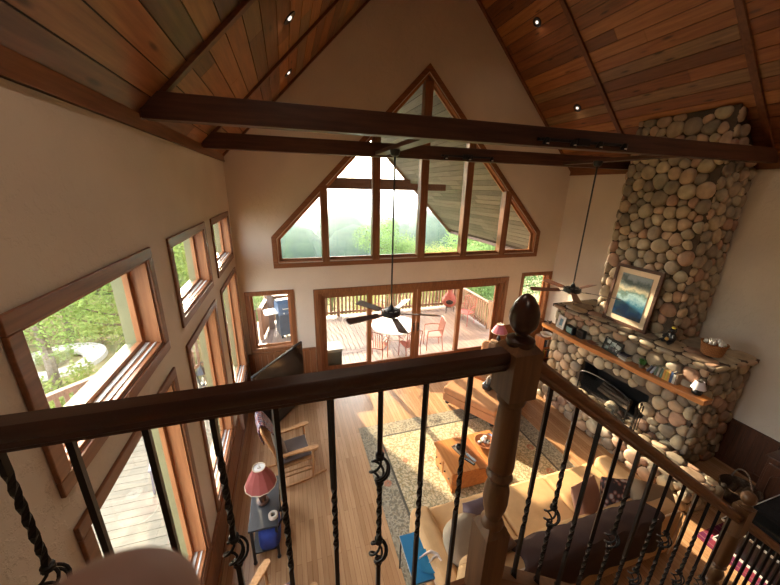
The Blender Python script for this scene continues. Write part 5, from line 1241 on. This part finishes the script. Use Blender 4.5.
LT = [(-15, 18.5, 0, 1.2), (-12.5, 22, 1, 1.2), (-16.5, 21.5, 0, 1.4), (-8.8, 24, 0, 1.2), (-20, 17, 1, 1.5), (-13.5, 25, 1, 1.5), (-5.5, 19, 1, 1.0), (-21, 26, 0, 1.6), (-17.5, 13.5, 0, 1.1), (-18.5, 11.5, 1, 1.3), (-24, 20.5, 0, 1.5), (-10, 28, 0, 1.6), (-3.4, 24, 1, 1.2), (-7, 30, 0, 1.5), (-16, 31, 0, 1.7), (-26, 30, 1, 1.8)]
for i, (x, y, k, s) in enumerate(LT): place([TA, TBt][k], 'leafy green tree in the woods seen through the left-hand windows', x, y, i*1.7, s, group='trees in the left woods')
BT = [(-1.8, 15.5, .45), (.3, 17, .7), (2.2, 18.5, .65), (4.0, 16.5, .7), (5.6, 18, .75), (7.6, 15.5, .95), (8.9, 13.2, .85), (9.6, 17, 1.1), (11.5, 15, 1.1), (9.8, 10.4, .75), (12.5, 20, 1.2), (-3.4, 15.8, .8), (6.8, 20.5, 1.1), (1.2, 22, .8), (14, 17, 1.2), (8.6, 21.5, 1.2)]
for i, (x, y, s) in enumerate(BT): place(TC if i % 2 else TBt, 'leafy green tree growing just beyond the far deck railing', x, y, i*2.1, s, group='trees beyond the far deck railing')
SH = [(-6.6, 10.9), (-7.3, 11.6), (-10.8, 12.2), (-6.0, 14.2), (-11.5, 15.8), (-12, 13.8), (-5.0, 11.6), (-7.2, 17.8), (-9.6, 19)]
for i, (x, y) in enumerate(SH): place(BU, 'low green shrub on the leaf-strewn ground left of the deck', x, y, i, 1.0+.25*(i % 3), cat='shrub', group='shrubs left of the deck')
for i in range(5): place(BU, 'small leafy plant growing inside the round garden ring', -10.1+.35*math.cos(i*1.3)*(i > 0), 16.4+.35*math.sin(i*1.3)*(i > 0), i, .42, cat='plant', group='plants inside the round garden ring')
b = MB(); b.lathe([(.85, .0), (.90, .12), (1.25, .16), (1.62, .12), (1.68, .0)], 48, cap=False); b.lathe([(1.62, .11), (1.60, .19), (1.68, .19), (1.72, 0)], 48, cap=False)
o = b.obj('garden_ring', plain('pale_gravel_stone', (.50, .46, .40), .9, var=.2, scale=20), smooth=True, loc=(-10.1, 16.4, th(-10.1, 16.4)+.01)); tag(o, 'pale circular stone garden ring on the ground left of the deck', 'garden ring')
# valley haze
m, nt, out = newmat('valley_mist'); vsn = nd(nt, 'ShaderNodeVolumePrincipled'); vsn.inputs['Density'].default_value = .016; vsn.inputs['Color'].default_value = (.86, .94, 1, 1); vsn.inputs['Anisotropy'].default_value = .35
nt.links.new(vsn.outputs[0], out.inputs['Volume'])
b = MB(); b.box(-420, 420, 32, 545, -90, 7.5); o = b.obj('valley_haze', m); tag(o, 'pale morning mist filling the valley beyond the trees', 'mist'); o['kind'] = 'stuff'
# ------------------------------------------------------------------ the photographer's hand close to the lens
def hand():
    FW = Vector((math.sin(.3056)*math.cos(-.3119), math.cos(.3056)*math.cos(-.3119), math.sin(-.3119)))
    RT = Vector((math.cos(.3056), -math.sin(.3056), 0)); UP = RT.cross(FW)
    C0 = Vector((0, 0, 4.5))
    tip = C0+FW*.0410+RT*(-.0300)+UP*(-.0188)
    # frame of the hand: fingers point up and slightly towards the view, palm below and behind
    ex = RT; ez = (UP*.93+FW*.30).normalized(); ey = ex.cross(ez) * -1
    m, nt, out = newmat('skin'); b = bsdf(nt, out, .55, 0, .35); n = noise(nt, coords(nt), 60, 4)
    nt.links.new(ramp(nt, n.outputs[0], [(.3, (.21, .115, .085)), (.7, (.27, .15, .115))]), b.inputs['Base Color']); b.inputs['Subsurface Weight'].default_value = .1; b.inputs['Subsurface Radius'].default_value = (.01, .004, .002)
    me = bpy.data.meshes.new('hand'); V = []; E = []; RR = []
    def chain(pts, rr, root):
        prev = root
        for p, r in zip(pts, rr): V.append(p); RR.append(r); E.append((prev, len(V)-1)); prev = len(V)-1
    V.append((.012, 0, -.105)); RR.append(.026)                       # palm centre (root)
    chain([(.014, 0, -.15), (.016, .0, -.21)], [.024, .026], 0)        # wrist, forearm
    chain([(.004, 0, -.078), (.0, 0, -.050), (0, .001, -.028), (0, .002, -.0115)], [.020, .0118, .0112, .0105], 0)   # index finger
    chain([(.022, .0, -.078), (.024, -.004, -.052), (.026, -.022, -.040), (.026, -.034, -.055)], [.020, .0105, .0095, .0085], 0)
    chain([(.040, .0, -.082), (.043, -.004, -.058), (.045, -.022, -.048), (.045, -.032, -.062)], [.018, .0100, .009, .008], 0)
    chain([(.056, .0, -.092), (.060, -.003, -.070), (.062, -.018, -.062), (.062, -.027, -.074)], [.016, .009, .008, .007], 0)
    chain([(-.014, -.008, -.110), (-.030, -.024, -.090), (-.032, -.040, -.072)], [.018, .0125, .0110], 0)  # thumb from the palm's side
    me.from_pydata(V, E, []); o = bpy.data.objects.new('person', me); col.objects.link(o); me.materials.append(m)
    sk_ = o.modifiers.new('skin', 'SKIN'); sk_.use_smooth_shade = True
    if not me.skin_vertices: me.attributes  # layer is created with the modifier below
    bpy.context.view_layer.objects.active = o
    if not me.skin_vertices:
        bm_2 = __import__('bmesh').new(); bm_2.from_mesh(me); bm_2.verts.layers.skin.verify(); bm_2.to_mesh(me); bm_2.free()
    for i, r in enumerate(RR): me.skin_vertices[0].data[i].radius = (r, r*.92)
    me.skin_vertices[0].data[0].use_root = True
    sb = o.modifiers.new('sub', 'SUBSURF'); sb.levels = 2; sb.render_levels = 3
    o.matrix_world = Matrix((ex, ey, ez)).transposed().to_4x4(); o.matrix_world.translation = tip
    mw = Matrix((ex, ey, ez)).transposed().to_4x4(); mw.translation = tip; o.matrix_world = mw
    tag(o, "person's blurred fingertip poking into the bottom left edge, hand below", 'person')
    return o, tip, ex, ez
hand()
# ------------------------------------------------------------------ light, sky, camera
w = bpy.data.worlds.new('sky'); sc.world = w; w.use_nodes = True
nt = w.node_tree; nt.nodes.clear()
out = nt.nodes.new('ShaderNodeOutputWorld'); bg = nt.nodes.new('ShaderNodeBackground')
sk = nt.nodes.new('ShaderNodeTexSky'); sk.sky_type = 'NISHITA'; sk.sun_disc = False
sk.sun_elevation = R(24); sk.sun_rotation = R(-14); sk.air_density = 1.0; sk.dust_density = 3.0
mx = nt.nodes.new('ShaderNodeMix'); mx.data_type = 'RGBA'; mx.inputs[0].default_value = .6; mx.inputs[7].default_value = (.60, .585, .56, 1)
ml = nt.nodes.new('ShaderNodeMix'); ml.data_type = 'RGBA'; ml.blend_type = 'MULTIPLY'; ml.inputs[0].default_value = 1; ml.inputs[7].default_value = (.2, .2, .2, 1)
nt.links.new(sk.outputs[0], ml.inputs[6]); nt.links.new(ml.outputs[2], mx.inputs[6]); nt.links.new(mx.outputs[2], bg.inputs[0])
bg.inputs[1].default_value = 7
nt.links.new(bg.outputs[0], out.inputs[0])
sl = bpy.data.lights.new('sun', 'SUN'); sl.energy = 10.8; sl.angle = R(.5); sl.color = (1, .80, .55)
so = bpy.data.objects.new('sun', sl); col.objects.link(so)
dv = Vector((.212, -.977, -math.tan(R(17.3)))).normalized()
so.rotation_euler = dv.to_track_quat('-Z', 'Y').to_euler()
# daylight entering through the openings (portals guide the sky light)
def portal(loc, rot, sx, sy):
    l = bpy.data.lights.new('portal', 'AREA'); l.shape = 'RECTANGLE'; l.size = sx; l.size_y = sy; l.cycles.is_portal = True
    o = bpy.data.objects.new('portal', l); col.objects.link(o); o.location = loc; o.rotation_euler = rot
portal((3.05, YB+.35, 1.1), (R(-90), 0, 0), 5.1, 2.2)
portal((3.03, YB+.35, 4.8), (R(-90), 0, 0), 6.8, 4.2)
portal((-.47, YB+.35, 1.6), (R(-90), 0, 0), 1.0, 1.5); portal((6.55, YB+.35, 1.6), (R(-90), 0, 0), 1.0, 1.5)
portal((XL-.3, 4.2, 2.4), (0, R(-90), 0), 3.6, 5.7)
# recessed downlights: the four in view plus unseen ones added overhead as interior fill
def down(x, y, p, r=.05, tilt=0):
    z = ZE+min(x-XL, XR-x)-.05
    l = bpy.data.lights.new('downlight', 'AREA'); l.shape = 'DISK'; l.size = 2*r; l.energy = p; l.color = (1, .80, .62); l.spread = R(150)
    o = bpy.data.objects.new('downlight', l); col.objects.link(o); o.location = (x, y, z); 
for x, y in ((.18, 4.48), (.19, 6.44), (4.65, 6.13), (5.94, 6.16)): down(x, y, .6)
for x, y in ((.18, 1.6), (.18, -.8), (5.94, 1.6), (5.0, -.8), (4.65, 3.0)):
    down(x, y, 4); side = -1 if x < XM else 1
    t = thing('recessed_light', 'added ceiling fill light overhead, out of view', 'ceiling light', (x, y, ZE+min(x-XL, XR-x)), 0, 'added ceiling fill lights'); t.rotation_euler = (0, R(45)*side, 0)
    b = MB(); b.lathe([(.055, -.008), (.085, -.012), (.088, -.004), (.088, .0)], 24, cap=False); b.obj('trim_ring', M['black'], t, smooth=True)
cam = bpy.data.cameras.new('camera'); co = bpy.data.objects.new('camera', cam); col.objects.link(co)
yaw, pit, rol = 3.05573956e-01, -3.11885213e-01, 2.30245687e-02
fw = Vector((math.sin(yaw)*math.cos(pit), math.cos(yaw)*math.cos(pit), math.sin(pit)))
r0 = Vector((math.cos(yaw), -math.sin(yaw), 0)); u0 = r0.cross(fw)
rt = math.cos(rol)*r0+math.sin(rol)*u0; up = -math.sin(rol)*r0+math.cos(rol)*u0
mt = Matrix((rt, up, -fw)).transposed().to_4x4(); mt.translation = Vector((0, 0, 4.5))
co.matrix_world = mt
cam.sensor_fit = 'HORIZONTAL'; cam.sensor_width = 36; cam.lens = 326/780*36; cam.clip_start = .01; cam.clip_end = 2000
cam.dof.use_dof = True; cam.dof.focus_distance = 4.5; cam.dof.aperture_fstop = 16
sc.camera = co
vs = sc.view_settings; vs.view_transform = 'Standard'; vs.look = 'None'; vs.exposure = 1.12; vs.gamma = 1; vs.use_curve_mapping = False
sc.cycles.max_bounces = 9; sc.cycles.diffuse_bounces = 6; sc.cycles.glossy_bounces = 3; sc.cycles.transparent_max_bounces = 14; sc.cycles.transmission_bounces = 4
sc.cycles.sample_clamp_indirect = 6; sc.cycles.use_denoising = True; sc.cycles.caustics_reflective = False; sc.cycles.caustics_refractive = False
sc.cycles.volume_bounces = 0
